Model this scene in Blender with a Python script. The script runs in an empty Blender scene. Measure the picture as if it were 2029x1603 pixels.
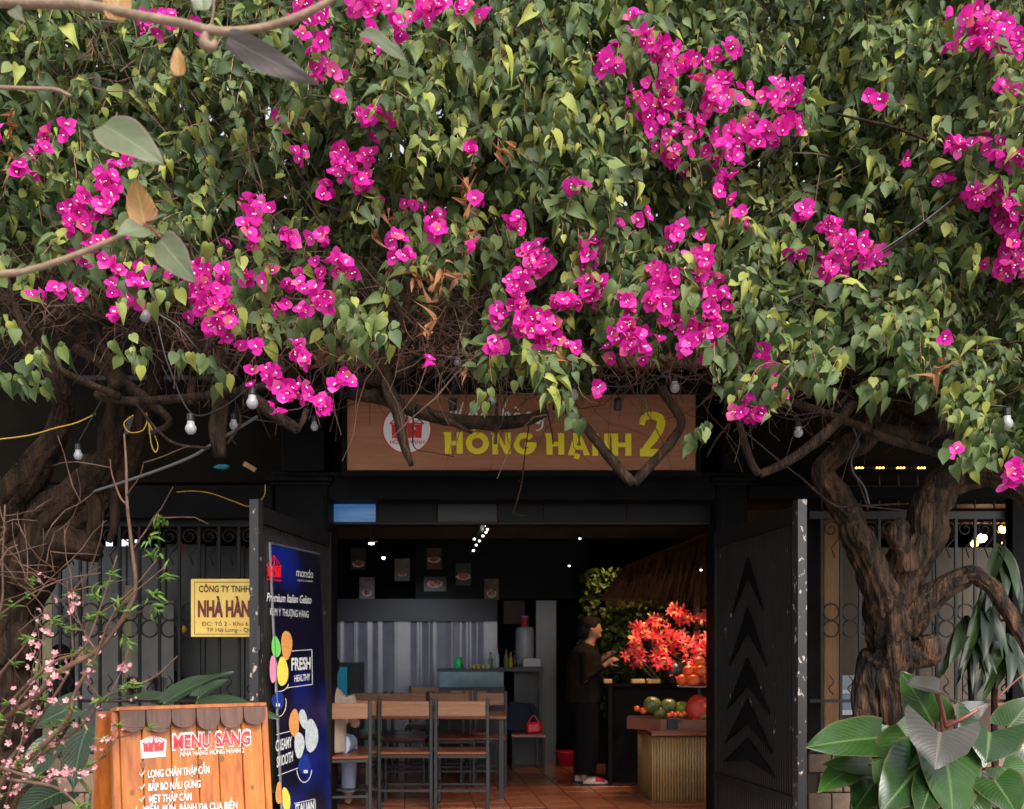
import bpy, bmesh, math, random
import numpy as np
from mathutils import Vector, Matrix, noise as mnoise
R = math.radians
random.seed(7); rng = np.random.default_rng(7)
SC = bpy.context.scene
COL = SC.collection

# ------------------------------------------------------------------ camera, sky, sun, exposure
F, CX, HY, CZ = 1900.0, 1014.5, 1300.0, 1.31      # focal length in photo pixels, principal column, horizon row, eye height
cam = bpy.data.cameras.new('camera'); camo = bpy.data.objects.new('camera', cam); COL.objects.link(camo)
camo.location = (0, 0, CZ); camo.rotation_euler = (R(90), 0, 0)
cam.sensor_width = 36; cam.lens = 36 * F / 2029; cam.shift_y = (HY - 801.5) / 2029
cam.clip_start = 0.05; cam.clip_end = 2000
cam.dof.use_dof = True; cam.dof.focus_distance = 5.3; cam.dof.aperture_fstop = 4.0
SC.camera = camo
W = bpy.data.worlds.new('World'); SC.world = W; W.use_nodes = True
nt = W.node_tree; nt.nodes.clear()
sky = nt.nodes.new('ShaderNodeTexSky'); sky.sky_type = 'NISHITA'; sky.sun_disc = False
SUN_EL, SUN_AZ = 44, 158      # azimuth clockwise from +Y: behind the camera, a little to its right
sky.sun_elevation = R(SUN_EL); sky.sun_rotation = R(SUN_AZ); sky.air_density = 1.0; sky.dust_density = 4.0; sky.ozone_density = 1.0
hs = nt.nodes.new('ShaderNodeHueSaturation'); hs.inputs['Saturation'].default_value = 0.2
bg = nt.nodes.new('ShaderNodeBackground'); bg.inputs['Strength'].default_value = 0.15
wo = nt.nodes.new('ShaderNodeOutputWorld')
nt.links.new(sky.outputs[0], hs.inputs['Color']); nt.links.new(hs.outputs[0], bg.inputs['Color']); nt.links.new(bg.outputs[0], wo.inputs['Surface'])
sl = bpy.data.lights.new('sun', 'SUN'); sl.energy = 1.5; sl.angle = R(24); sl.color = (1.0, 0.93, 0.83)
so = bpy.data.objects.new('sun', sl); COL.objects.link(so)
_d = Vector((math.sin(R(SUN_AZ)) * math.cos(R(SUN_EL)), math.cos(R(SUN_AZ)) * math.cos(R(SUN_EL)), math.sin(R(SUN_EL))))
so.rotation_euler = _d.to_track_quat('Z', 'Y').to_euler(); so.location = (0, -5, 12)
SC.view_settings.view_transform = 'Standard'; SC.view_settings.look = 'None'
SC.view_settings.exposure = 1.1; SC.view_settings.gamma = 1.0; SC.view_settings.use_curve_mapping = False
SC.cycles.max_bounces = 8; SC.cycles.transparent_max_bounces = 6

# ------------------------------------------------------------------ helpers
def P(px, py, Y):
    return Vector(((px - CX) / F * Y, Y, CZ + (HY - py) / F * Y))
def hit(px, py, p0, n):
    d = Vector(((px - CX) / F, 1, (HY - py) / F)); o = Vector((0, 0, CZ))
    return o + d * ((Vector(p0) - o).dot(n) / d.dot(n))
ORG = {}
def org(o): return ORG.get(o.name, Vector((0, 0, 0))) if o else Vector((0, 0, 0))
def props(o, label=None, cat=None, group=None, kind=None):
    if label: o['label'] = label
    if cat: o['category'] = cat
    if group: o['group'] = group
    if kind: o['kind'] = kind
    return o
def thing(name, loc, label, cat, group=None, rz=0):
    o = bpy.data.objects.new(name, None); COL.objects.link(o); o.empty_display_size = 0.1
    o.location = loc; o.rotation_euler = (0, 0, rz)
    ORG[o.name] = Vector(loc)
    return props(o, label, cat, group)
def link(name, me, parent=None, at=None):
    o = bpy.data.objects.new(name, me); COL.objects.link(o)
    if parent: o.parent = parent
    if at is not None: o.location = Vector(at) - org(parent)
    ORG[o.name] = Vector(at) if at is not None else org(parent)
    return o
def copy_tree(o, parent=None):
    c = o.copy(); COL.objects.link(c); c.parent = parent
    for ch in list(o.children): copy_tree(ch, c)
    return c
def cr(pts, n):
    """Catmull-Rom through (x,y,z,r) rows, n samples per span"""
    p = np.array(pts, float); out = []
    q = np.vstack([2 * p[0] - p[1], p, 2 * p[-1] - p[-2]])
    for i in range(1, len(q) - 2):
        for k in range(n):
            t = k / n
            out.append(0.5 * ((2 * q[i]) + (-q[i-1] + q[i+1]) * t + (2*q[i-1] - 5*q[i] + 4*q[i+1] - q[i+2]) * t*t + (-q[i-1] + 3*q[i] - 3*q[i+1] + q[i+2]) * t**3))
    out.append(q[-2]); return np.array(out)
class M:
    def __init__(s): s.v = []; s.f = []; s.m = []; s.uv = None
    def add(s, vs, fs, mi=0):
        b = len(s.v); s.v += [tuple(v) for v in vs]; s.f += [tuple(b + i for i in f) for f in fs]; s.m += [mi] * len(fs); return s
    def box(s, a, b, mi=0, bev=0):
        x0, y0, z0 = a; x1, y1, z1 = b
        return s.obox(((x0+x1)/2, (y0+y1)/2, (z0+z1)/2), (abs(x1-x0), abs(y1-y0), abs(z1-z0)), None, mi, bev)
    def obox(s, c, size, rot=None, mi=0, bev=0):
        hx, hy, hz = size[0]/2, size[1]/2, size[2]/2
        rot = rot or Matrix.Identity(3); c = Vector(c)
        if bev <= 0:
            vs = [Vector((x, y, z)) for x in (-hx, hx) for y in (-hy, hy) for z in (-hz, hz)]
            fs = [(0,1,3,2), (4,6,7,5), (0,4,5,1), (2,3,7,6), (0,2,6,4), (1,5,7,3)]
        else:
            b = min(bev, hx*.9, hy*.9, hz*.9); bm = bmesh.new(); bmesh.ops.create_cube(bm, size=1)
            for v in bm.verts: v.co = Vector((v.co.x*2*hx, v.co.y*2*hy, v.co.z*2*hz))
            bmesh.ops.bevel(bm, geom=bm.edges[:], offset=b, segments=1, affect='EDGES')
            bm.verts.index_update(); vs = [v.co.copy() for v in bm.verts]; fs = [[v.index for v in f.verts] for f in bm.faces]; bm.free()
        return s.add([c + rot @ v for v in vs], fs, mi)
    def bar(s, a, b, w, h, mi=0, up=(0, 0, 1)):
        a = Vector(a); b = Vector(b); d = b - a; L = d.length; z = d.normalized(); up = Vector(up)
        if abs(z.dot(up)) > .98: up = Vector((0, 1, 0))
        x = up.cross(z).normalized(); y = z.cross(x); rot = Matrix((x, y, z)).transposed()
        return s.obox((a+b)/2, (w, h, L), rot, mi)
    def tube(s, pts, n=6, mi=0, cap=True, wob=0, seed=0):
        """pts rows (x,y,z,r)"""
        p = np.array(pts, float); m = len(p); vs = []; fs = []; arc = np.concatenate([[0], np.cumsum(np.linalg.norm(np.diff(p[:, :3], axis=0), axis=1))])
        prev = None
        for i in range(m):
            t = p[min(i+1, m-1), :3] - p[max(i-1, 0), :3]; L = np.linalg.norm(t); t = t / (L if L > 1e-9 else 1)
            if prev is None:
                a = np.array([1., 0, 0]) if abs(t[0]) < .8 else np.array([0, 1., 0])
            else: a = prev
            a = a - t * a.dot(t); a /= (np.linalg.norm(a) + 1e-9); prev = a; b = np.cross(t, a)
            for k in range(n):
                th = 2*math.pi*k/n; r = p[i, 3]
                if wob:
                    q = p[i, :3] + (a*math.cos(th) + b*math.sin(th)) * r
                    al = arc[i]/max(p[0, 3], .01); ct, st_ = math.cos(th+al*.05), math.sin(th+al*.05)
                    r *= 1 + wob * (.55*mnoise.noise(Vector((q[0]*4+seed, q[1]*4, q[2]*4))) + .9*mnoise.noise(Vector((ct*2.2+seed, st_*2.2, al*.10))) + .75*mnoise.noise(Vector((ct*6, st_*6+seed, al*.22))) + .55*mnoise.noise(Vector((ct*11+seed, st_*11, al*.5))))
                vs.append(p[i, :3] + (a*math.cos(th) + b*math.sin(th)) * r)
        for i in range(m-1):
            for k in range(n):
                fs.append((i*n+k, i*n+(k+1) % n, (i+1)*n+(k+1) % n, (i+1)*n+k))
        if cap: fs.append(tuple(range(n-1, -1, -1))); fs.append(tuple((m-1)*n+k for k in range(n)))
        return s.add(vs, fs, mi)
    def ell(s, c, r, n=10, m=7, mi=0, rot=None, wob=0):
        c = Vector(c); rot = rot or Matrix.Identity(3); vs = []
        for i in range(m+1):
            ph = math.pi*i/m
            for k in range(n):
                th = 2*math.pi*k/n; w = 1 + (wob*mnoise.noise(Vector((math.cos(th)*2+c.x*9, math.sin(th)*2+c.y*9, ph*2+c.z*9))) if wob else 0)
                vs.append(c + rot @ Vector((r[0]*math.sin(ph)*math.cos(th)*w, r[1]*math.sin(ph)*math.sin(th)*w, r[2]*math.cos(ph))))
        fs = [(i*n+k, i*n+(k+1) % n, (i+1)*n+(k+1) % n, (i+1)*n+k) for i in range(m) for k in range(n)]
        return s.add(vs, [tuple(reversed(f)) for f in fs], mi)
    def lathe(s, prof, c, n=14, mi=0, rot=None):
        c = Vector(c); rot = rot or Matrix.Identity(3)
        vs = [c + rot @ Vector((r*math.cos(2*math.pi*k/n), r*math.sin(2*math.pi*k/n), z)) for r, z in prof for k in range(n)]
        fs = [(i*n+k, i*n+(k+1) % n, (i+1)*n+(k+1) % n, (i+1)*n+k) for i in range(len(prof)-1) for k in range(n)]
        fs.append(tuple(range(n-1, -1, -1))); fs.append(tuple((len(prof)-1)*n+k for k in range(n)))
        return s.add(vs, fs, mi)
    def poly(s, pts, ext=None, mi=0):
        n = len(pts)
        if ext is None: return s.add(pts, [tuple(range(n))], mi)
        e = Vector(ext); vs = [Vector(p) for p in pts] + [Vector(p) + e for p in pts]
        fs = [tuple(range(n)), tuple(range(2*n-1, n-1, -1))] + [(i, n+i, n+(i+1) % n, (i+1) % n) for i in range(n)]
        return s.add(vs, fs, mi)
    def build(s, name, mat, parent=None, smooth=False, at=None, kind=None, fix=False):
        me = bpy.data.meshes.new(name); o0 = Vector(at) if at is not None else org(parent)
        me.from_pydata([(v[0]-o0.x, v[1]-o0.y, v[2]-o0.z) for v in s.v], [], s.f)
        for mm in (mat if isinstance(mat, (list, tuple)) else [mat]): me.materials.append(mm)
        if any(s.m): me.polygons.foreach_set('material_index', s.m)
        if fix:
            bm = bmesh.new(); bm.from_mesh(me); bmesh.ops.recalc_face_normals(bm, faces=bm.faces[:]); bm.to_mesh(me); bm.free()
        if smooth: me.polygons.foreach_set('use_smooth', [True]*len(me.polygons))
        o = link(name, me, parent, at)
        if kind: o['kind'] = kind
        return o
def npmesh(name, V, Fc, mat, smooth=True, uv=None, mi=None):
    """V (n,3), Fc (m,k) equal size faces"""
    me = bpy.data.meshes.new(name); k = Fc.shape[1]
    me.vertices.add(len(V)); me.vertices.foreach_set('co', V.astype(np.float32).ravel())
    me.loops.add(Fc.size); me.loops.foreach_set('vertex_index', Fc.astype(np.int32).ravel())
    me.polygons.add(len(Fc)); me.polygons.foreach_set('loop_start', np.arange(0, Fc.size, k, dtype=np.int32))
    me.polygons.foreach_set('loop_total', np.full(len(Fc), k, dtype=np.int32))
    if smooth: me.polygons.foreach_set('use_smooth', np.ones(len(Fc), bool))
    for mm in (mat if isinstance(mat, (list, tuple)) else [mat]): me.materials.append(mm)
    if mi is not None: me.polygons.foreach_set('material_index', mi.astype(np.int32))
    if uv is not None:
        l = me.uv_layers.new(name='UVMap'); l.data.foreach_set('uv', uv[Fc.ravel()].astype(np.float32).ravel())
    me.update(calc_edges=True); me.validate()
    return me
def tri(fs):
    out = []
    for f in fs:
        for i in range(1, len(f)-1): out.append((f[0], f[i], f[i+1]))
    return out
def scatter(tv, tf, mats, pos):
    """template (n,3),(m,3) ; mats (N,3,3), pos (N,3)"""
    V = np.einsum('nij,kj->nki', mats, tv) + pos[:, None, :]
    Fc = (tf[None] + (np.arange(len(pos)) * len(tv))[:, None, None]).reshape(-1, 3)
    return V.reshape(-1, 3), Fc
def text_mb(mb, s, a, b, hgt, up, depth=0.0015, off=0.0, mi=0, nrm=None, shear=0.0, keepw=True):
    """lay the words so that their ink runs from a to b (baseline), cap height hgt along up"""
    sw_ = {'Đ': 'D', 'Ư': 'U', 'Ợ': 'Ọ', 'Ừ': 'Ù'}
    def raw(body):
        c = bpy.data.curves.new('t', 'FONT'); c.body = body; c.offset = off; c.shear = shear; c.resolution_u = 3
        o = bpy.data.objects.new('t', c); COL.objects.link(o)
        dg = bpy.context.evaluated_depsgraph_get(); me = o.evaluated_get(dg).to_mesh()
        v_ = [v.co.copy() for v in me.vertices]; f_ = [tuple(p.vertices) for p in me.polygons]
        COL.objects.unlink(o); bpy.data.objects.remove(o); bpy.data.curves.remove(c); return v_, f_
    body = ''.join(sw_.get(ch, ch) for ch in s); vs, fs = raw(body)
    for i, ch in enumerate(s):
        if ch in sw_:      # barred D and horned vowels: the stroke is drawn as its own small piece
            xr = max(v.x for v in raw(body[:i+1])[0]); one = raw(sw_[ch])[0]; wd = max(v.x for v in one)-min(v.x for v in one); b_ = len(vs)
            if ch == 'Đ': vs += [Vector((xr-wd-.07, .32, .001)), Vector((xr-wd*.45, .32, .001)), Vector((xr-wd*.45, .39, .001)), Vector((xr-wd-.07, .39, .001))]
            else: vs += [Vector((xr-.04, .60, .001)), Vector((xr+.06, .64, .001)), Vector((xr+.09, .76, .001)), Vector((xr+.02, .72, .001))]
            fs.append((b_, b_+1, b_+2, b_+3))
    if not vs: return mb
    x0 = min(v.x for v in vs); x1 = max(v.x for v in vs)
    a = Vector(a); b = Vector(b); up = Vector(up).normalized(); u = (b-a) / (x1-x0); cap = 0.70
    n = nrm if nrm else u.cross(up).normalized()
    return mb.add([a + u*(v.x-x0) + up*(v.y/cap*hgt) + n*depth for v in vs], fs, mi)

# ------------------------------------------------------------------ materials
MAT = {}
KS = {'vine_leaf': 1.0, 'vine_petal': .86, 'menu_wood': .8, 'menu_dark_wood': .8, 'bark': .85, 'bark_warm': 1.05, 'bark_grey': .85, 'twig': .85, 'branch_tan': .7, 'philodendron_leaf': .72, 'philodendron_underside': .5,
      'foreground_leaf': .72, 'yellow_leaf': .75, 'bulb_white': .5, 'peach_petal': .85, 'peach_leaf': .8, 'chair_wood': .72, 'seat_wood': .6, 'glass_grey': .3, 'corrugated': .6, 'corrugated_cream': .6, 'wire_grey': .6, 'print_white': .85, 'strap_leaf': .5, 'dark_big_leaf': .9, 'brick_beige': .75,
      'banner_blue': .8, 'wire_yellow': .75, 'panel_beige': .8, 'leaf_underside_grey': .6, 'thatch': .8, 'sign_wood': .72, 'chipped_post': .55, 'gate_rib': .5, 'dry_leaf': .8, 'steel_dark': .8, 'iron_grey': .55, 'black_paint': .7, 'tray_brown': .6, 'skin': .6, 'blue_reflection': .7}
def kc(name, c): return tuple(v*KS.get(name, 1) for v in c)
def mat(name, c1, c2=None, rough=.6, metal=0, scale=8, bump=0, bscale=None, stretch=(1,1,1), spec=.5, contrast=(.35,.65), emit=None, es=0, rand=0, trans=0, detail=6, alpha=None, coat=0):
    c1 = kc(name, c1); c2 = kc(name, c2) if c2 else None
    m = bpy.data.materials.new(name); m.use_nodes = True; t = m.node_tree; N = t.nodes; L = t.links
    b = N['Principled BSDF']; b.inputs['Roughness'].default_value = rough; b.inputs['Metallic'].default_value = metal
    b.inputs['Specular IOR Level'].default_value = spec; b.inputs['Coat Weight'].default_value = coat
    b.inputs['Base Color'].default_value = (*c1, 1)
    last = None
    if c2 is not None or bump:
        tc = N.new('ShaderNodeTexCoord'); mp = N.new('ShaderNodeMapping'); mp.inputs['Scale'].default_value = stretch
        L.new(tc.outputs['Object'], mp.inputs['Vector'])
    if c2 is not None:
        n = N.new('ShaderNodeTexNoise'); n.inputs['Scale'].default_value = scale; n.inputs['Detail'].default_value = detail; n.inputs['Roughness'].default_value = .6
        L.new(mp.outputs[0], n.inputs['Vector'])
        r = N.new('ShaderNodeValToRGB'); r.color_ramp.elements[0].position = contrast[0]; r.color_ramp.elements[1].position = contrast[1]
        r.color_ramp.elements[0].color = (*c1, 1); r.color_ramp.elements[1].color = (*c2, 1)
        L.new(n.outputs['Fac'], r.inputs['Fac']); L.new(r.outputs[0], b.inputs['Base Color']); last = r.outputs[0]
    if rand:
        g = N.new('ShaderNodeNewGeometry'); oi = N.new('ShaderNodeObjectInfo'); ad = N.new('ShaderNodeMath'); ad.operation = 'ADD'
        L.new(g.outputs['Random Per Island'], ad.inputs[0]); L.new(oi.outputs['Random'], ad.inputs[1])
        fr = N.new('ShaderNodeMath'); fr.operation = 'FRACT'; L.new(ad.outputs[0], fr.inputs[0])
        mr = N.new('ShaderNodeMapRange'); mr.inputs['To Min'].default_value = 1-rand; mr.inputs['To Max'].default_value = 1+rand; L.new(fr.outputs[0], mr.inputs['Value'])
        h = N.new('ShaderNodeHueSaturation'); L.new(mr.outputs[0], h.inputs['Value'])
        if last: L.new(last, h.inputs['Color'])
        else: h.inputs['Color'].default_value = (*c1, 1)
        L.new(h.outputs[0], b.inputs['Base Color']); last = h.outputs[0]
    if bump:
        n2 = N.new('ShaderNodeTexNoise'); n2.inputs['Scale'].default_value = bscale or scale*2; n2.inputs['Detail'].default_value = 8; L.new(mp.outputs[0], n2.inputs['Vector'])
        bp = N.new('ShaderNodeBump'); bp.inputs['Strength'].default_value = bump; bp.inputs['Distance'].default_value = .02
        L.new(n2.outputs['Fac'], bp.inputs['Height']); L.new(bp.outputs[0], b.inputs['Normal'])
    if emit: b.inputs['Emission Color'].default_value = (*emit, 1); b.inputs['Emission Strength'].default_value = es
    if trans:
        tr = N.new('ShaderNodeBsdfTranslucent'); mx = N.new('ShaderNodeMixShader'); mx.inputs[0].default_value = trans
        if last: L.new(last, tr.inputs['Color'])
        else: tr.inputs['Color'].default_value = (*c1, 1)
        L.new(b.outputs[0], mx.inputs[1]); L.new(tr.outputs[0], mx.inputs[2]); L.new(mx.outputs[0], N['Material Output'].inputs['Surface'])
    MAT[name] = m; return m
def leaf_mat(name, cols, rough=.4, trans=.25, veins=0, vcol=(.35,.42,.15), spec=.5, edge=None, vs=.10, lb=.18):
    """a foliage material: the colour of each leaf picked from cols; optional midrib and side veins from UV"""
    m = bpy.data.materials.new(name); m.use_nodes = True; t = m.node_tree; N = t.nodes; L = t.links; b = N['Principled BSDF']
    g = N.new('ShaderNodeNewGeometry'); oi = N.new('ShaderNodeObjectInfo'); ad = N.new('ShaderNodeMath'); ad.operation = 'ADD'
    L.new(g.outputs['Random Per Island'], ad.inputs[0]); L.new(oi.outputs['Random'], ad.inputs[1])
    fr = N.new('ShaderNodeMath'); fr.operation = 'FRACT'; L.new(ad.outputs[0], fr.inputs[0])
    r = N.new('ShaderNodeValToRGB'); e = r.color_ramp.elements
    while len(e) < len(cols): e.new(.5)
    for i, (p, c) in enumerate(cols): e[i].position = p; e[i].color = (*kc(name, c), 1)
    L.new(fr.outputs[0], r.inputs['Fac'])
    tc = N.new('ShaderNodeTexCoord'); n = N.new('ShaderNodeTexNoise'); n.inputs['Scale'].default_value = 14; n.inputs['Detail'].default_value = 3; L.new(tc.outputs['Object'], n.inputs['Vector'])
    mr = N.new('ShaderNodeMapRange'); mr.inputs['To Min'].default_value = .65; mr.inputs['To Max'].default_value = 1.35; L.new(n.outputs['Fac'], mr.inputs['Value'])
    h = N.new('ShaderNodeHueSaturation'); L.new(mr.outputs[0], h.inputs['Value']); L.new(r.outputs[0], h.inputs['Color']); col = h.outputs[0]
    b.inputs['Roughness'].default_value = rough; b.inputs['Specular IOR Level'].default_value = spec
    if veins:
        uv = N.new('ShaderNodeUVMap'); sp = N.new('ShaderNodeSeparateXYZ'); L.new(uv.outputs[0], sp.inputs[0])
        s1 = N.new('ShaderNodeMath'); s1.operation = 'SUBTRACT'; s1.inputs[1].default_value = .5; L.new(sp.outputs[0], s1.inputs[0])
        ab = N.new('ShaderNodeMath'); ab.operation = 'ABSOLUTE'; L.new(s1.outputs[0], ab.inputs[0])
        mid = N.new('ShaderNodeMapRange'); mid.inputs['From Min'].default_value = .012; mid.inputs['From Max'].default_value = .035; mid.inputs['To Min'].default_value = 1; mid.inputs['To Max'].default_value = 0; L.new(ab.outputs[0], mid.inputs['Value'])
        # side veins: waves of v - 0.55|u-.5|
        ml = N.new('ShaderNodeMath'); ml.operation = 'MULTIPLY'; ml.inputs[1].default_value = .7; L.new(ab.outputs[0], ml.inputs[0])
        sb = N.new('ShaderNodeMath'); sb.operation = 'SUBTRACT'; L.new(sp.outputs[1], sb.inputs[0]); L.new(ml.outputs[0], sb.inputs[1])
        mk = N.new('ShaderNodeMath'); mk.operation = 'MULTIPLY'; mk.inputs[1].default_value = veins*6.283; L.new(sb.outputs[0], mk.inputs[0])
        si = N.new('ShaderNodeMath'); si.operation = 'SINE'; L.new(mk.outputs[0], si.inputs[0])
        vr = N.new('ShaderNodeMapRange'); vr.inputs['From Min'].default_value = .86; vr.inputs['From Max'].default_value = 1.0; vr.inputs['To Max'].default_value = vs; L.new(si.outputs[0], vr.inputs['Value'])
        mxm = N.new('ShaderNodeMath'); mxm.operation = 'MAXIMUM'; L.new(mid.outputs[0], mxm.inputs[0]); L.new(vr.outputs[0], mxm.inputs[1])
        mc = N.new('ShaderNodeMix'); mc.data_type = 'RGBA'; L.new(mxm.outputs[0], mc.inputs[0]); L.new(col, mc.inputs[6]); mc.inputs[7].default_value = (*kc(name, vcol), 1); col = mc.outputs[2]
        if edge:
            er = N.new('ShaderNodeMapRange'); er.inputs['From Min'].default_value = .44; er.inputs['From Max'].default_value = .5; L.new(ab.outputs[0], er.inputs['Value'])
            me_ = N.new('ShaderNodeMix'); me_.data_type = 'RGBA'; L.new(er.outputs[0], me_.inputs[0]); L.new(col, me_.inputs[6]); me_.inputs[7].default_value = (*kc(name, edge), 1); col = me_.outputs[2]
        bp = N.new('ShaderNodeBump'); bp.inputs['Strength'].default_value = lb; bp.inputs['Distance'].default_value = .004; L.new(si.outputs[0], bp.inputs['Height']); L.new(bp.outputs[0], b.inputs['Normal'])
    L.new(col, b.inputs['Base Color'])
    tr = N.new('ShaderNodeBsdfTranslucent'); mx = N.new('ShaderNodeMixShader'); mx.inputs[0].default_value = trans; L.new(col, tr.inputs['Color'])
    L.new(b.outputs[0], mx.inputs[1]); L.new(tr.outputs[0], mx.inputs[2]); L.new(mx.outputs[0], N['Material Output'].inputs['Surface'])
    MAT[name] = m; return m
def wood(name, c1, c2, scale=3, axis='x', rough=.5, knots=True, rand=0, coat=0):
    st = {'x': (1, 14, 14), 'y': (14, 1, 14), 'z': (14, 14, 1)}[axis]
    m = mat(name, c1, c2, rough=rough, scale=scale, stretch=st, bump=.15, contrast=(.3, .7), rand=rand, coat=coat); return m

leaf_mat('vine_leaf', [(0, (.024,.044,.012)), (.3, (.050,.085,.022)), (.65, (.095,.140,.038)), (.85, (.16,.20,.048)), (.95, (.28,.31,.055))], rough=.58, trans=.27, spec=.4)
leaf_mat('vine_petal', [(0, (.55,.010,.27)), (.45, (.80,.020,.41)), (.75, (.86,.045,.48)), (.9, (.88,.12,.52)), (.97, (.85,.16,.26))], rough=.6, trans=.42, spec=.2)
leaf_mat('dry_leaf', [(0, (.30,.12,.04)), (.6, (.42,.18,.07)), (1, (.22,.10,.05))], rough=.8, trans=.2)
leaf_mat('philodendron_leaf', [(0, (.012,.042,.008)), (.5, (.022,.068,.010)), (1, (.040,.105,.015))], rough=.28, trans=.10, veins=13, vcol=(.10,.17,.05), spec=.45, edge=(.10,.09,.03), lb=.09)
leaf_mat('philodendron_underside', [(0, (.055,.05,.04)), (1, (.08,.075,.055))], rough=.45, trans=.1, veins=13, vcol=(.16,.14,.10), vs=.04, lb=.07)
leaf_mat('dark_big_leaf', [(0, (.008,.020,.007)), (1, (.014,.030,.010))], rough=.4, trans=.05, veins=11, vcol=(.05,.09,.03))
leaf_mat('foreground_leaf', [(0, (.10,.13,.07)), (1, (.16,.19,.10))], rough=.45, trans=.2, veins=5, vcol=(.24,.26,.16), edge=(.36,.22,.2), vs=.12, lb=.06)
leaf_mat('yellow_leaf', [(0, (.42,.20,.05)), (1, (.45,.22,.07))], rough=.5, trans=.3, veins=6, vcol=(.5,.45,.08), edge=(.5,.3,.04))
leaf_mat('strap_leaf', [(0, (.006,.018,.006)), (.6, (.012,.032,.008)), (1, (.05,.10,.015))], rough=.45, trans=.12, veins=0)
leaf_mat('peach_leaf', [(0, (.07,.17,.015)), (1, (.17,.32,.03))], rough=.5, trans=.25)
leaf_mat('peach_petal', [(0, (.74,.26,.34)), (.7, (.80,.42,.44)), (1, (.82,.58,.55))], rough=.7, trans=.3)
leaf_mat('lily_petal', [(0, (.70,.02,.05)), (.45, (.82,.06,.07)), (.75, (.85,.16,.18)), (.9, (.85,.42,.16))], rough=.6, trans=.25)
leaf_mat('hedge_leaf', [(0, (.03,.06,.01)), (.6, (.07,.10,.015)), (1, (.16,.17,.02))], rough=.5, trans=.1)
mat('bark', (.012,.0065,.004), (.050,.027,.016), rough=.9, scale=16, spec=.15, bump=1.0, bscale=44, stretch=(1,1,.12), contrast=(.38,.68))
mat('bark_warm', (.012,.0065,.004), (.125,.058,.028), rough=.7, scale=18, contrast=(.45,.72), spec=.3, bump=1.0, bscale=38, stretch=(1,1,.2))
mat('bark_grey', (.012,.0075,.005), (.055,.033,.021), rough=.9, scale=16, bump=1.0, bscale=40, stretch=(1,1,.3), spec=.15)
mat('twig', (.055,.030,.019), (.12,.068,.044), rough=.9, scale=10)
mat('twig_red', (.20,.075,.045), (.28,.13,.07), rough=.7, scale=20)
mat('branch_tan', (.22,.14,.09), (.34,.23,.15), rough=.75, scale=25, bump=.3)
mat('cut_wood', (.42,.24,.13), (.3,.16,.09), rough=.8, scale=20)
mat('stem_green', (.12,.14,.04), rough=.7)
mat('anther', (.8,.78,.65), rough=.6)
mat('black_paint', (.005,.005,.006), (.009,.0085,.009), rough=.6, scale=6, bump=.1, bscale=3, spec=.07)
mat('black_gate', (.005,.005,.005), (.010,.009,.009), spec=.2, rough=.5, scale=30, bump=.1)
mat('dark_iron', (.006,.006,.006), rough=.5, spec=.3)
mat('iron_grey', (.022,.022,.025), rough=.45)
mat('chipped_paint', (.03,.03,.034), (.55,.50,.45), rough=.5, scale=22, contrast=(.66,.70), stretch=(1,1,.5))
mat('chipped_post', (.030,.028,.031), (.6,.5,.42), rough=.4, scale=26, contrast=(.615,.64), stretch=(1,1,.6))
mat('asphalt', (.20,.19,.18), (.27,.255,.235), rough=.9, scale=60, bump=.3)
mat('pavement', (.33,.31,.28), (.42,.39,.35), rough=.85, scale=5, bump=.2)
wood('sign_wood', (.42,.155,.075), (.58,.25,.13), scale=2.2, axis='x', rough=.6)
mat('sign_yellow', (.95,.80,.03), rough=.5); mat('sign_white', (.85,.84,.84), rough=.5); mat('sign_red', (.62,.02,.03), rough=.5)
wood('menu_wood', (.27,.062,.009), (.60,.18,.022), scale=2.4, axis='z', rough=.42, rand=.18, coat=.2)
wood('menu_dark_wood', (.07,.030,.020), (.14,.065,.045), scale=3, axis='z', rough=.5, rand=.15)
mat('knot', (.16,.06,.02), rough=.6)
wood('chair_wood', (.26,.10,.045), (.40,.18,.09), scale=3, axis='x', rough=.45)
wood('seat_wood', (.22,.06,.025), (.34,.10,.045), scale=3, axis='x', rough=.3)
mat('plaque_yellow', (.95,.62,.13), (.97,.70,.18), rough=.5, scale=12)
mat('plaque_brown', (.16,.02,.015), rough=.5); mat('plaque_black', (.03,.02,.015), rough=.5)
mat('banner_blue', (.003,.004,.018), (.006,.03,.40), rough=.3, scale=1.0, contrast=(.44,.66), detail=1)
mat('print_white', (.75,.75,.75), rough=.4); mat('print_red', (.75,.01,.03), rough=.4)
mat('ice_green', (.12,.5,.08), (.2,.62,.12), rough=.6, scale=60); mat('ice_pink', (.62,.2,.36), (.7,.28,.42), rough=.6, scale=60)
mat('ice_yellow', (.72,.55,.05), (.8,.65,.12), rough=.6, scale=60); mat('ice_grey', (.35,.4,.42), (.6,.62,.62), rough=.6, scale=40)
mat('waffle', (.55,.2,.05), (.72,.34,.1), rough=.6, scale=60); mat('print_blue', (.01,.03,.22), rough=.35)
mat('roof_clay', (.30,.06,.025), (.42,.11,.045), rough=.8, scale=14, rand=.25)
mat('wall_dark', (.009,.008,.008), (.013,.0115,.011), rough=.8, scale=3, spec=.1)
mat('wall_brown', (.05,.026,.016), (.07,.035,.02), rough=.7, scale=4)
mat('ceiling_brown', (.06,.03,.02), (.09,.045,.03), rough=.6, scale=4)
mat('upper_wall', (.012,.010,.008), (.018,.015,.012), rough=.9, scale=3, spec=.05)
mat('black_wall', (.003,.003,.004), rough=.5, spec=.2)
mat('tile', (.19,.060,.028), (.27,.092,.042), rough=.28, scale=5, rand=.2, spec=.5)
mat('grout', (.03,.015,.01), rough=.9)
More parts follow.
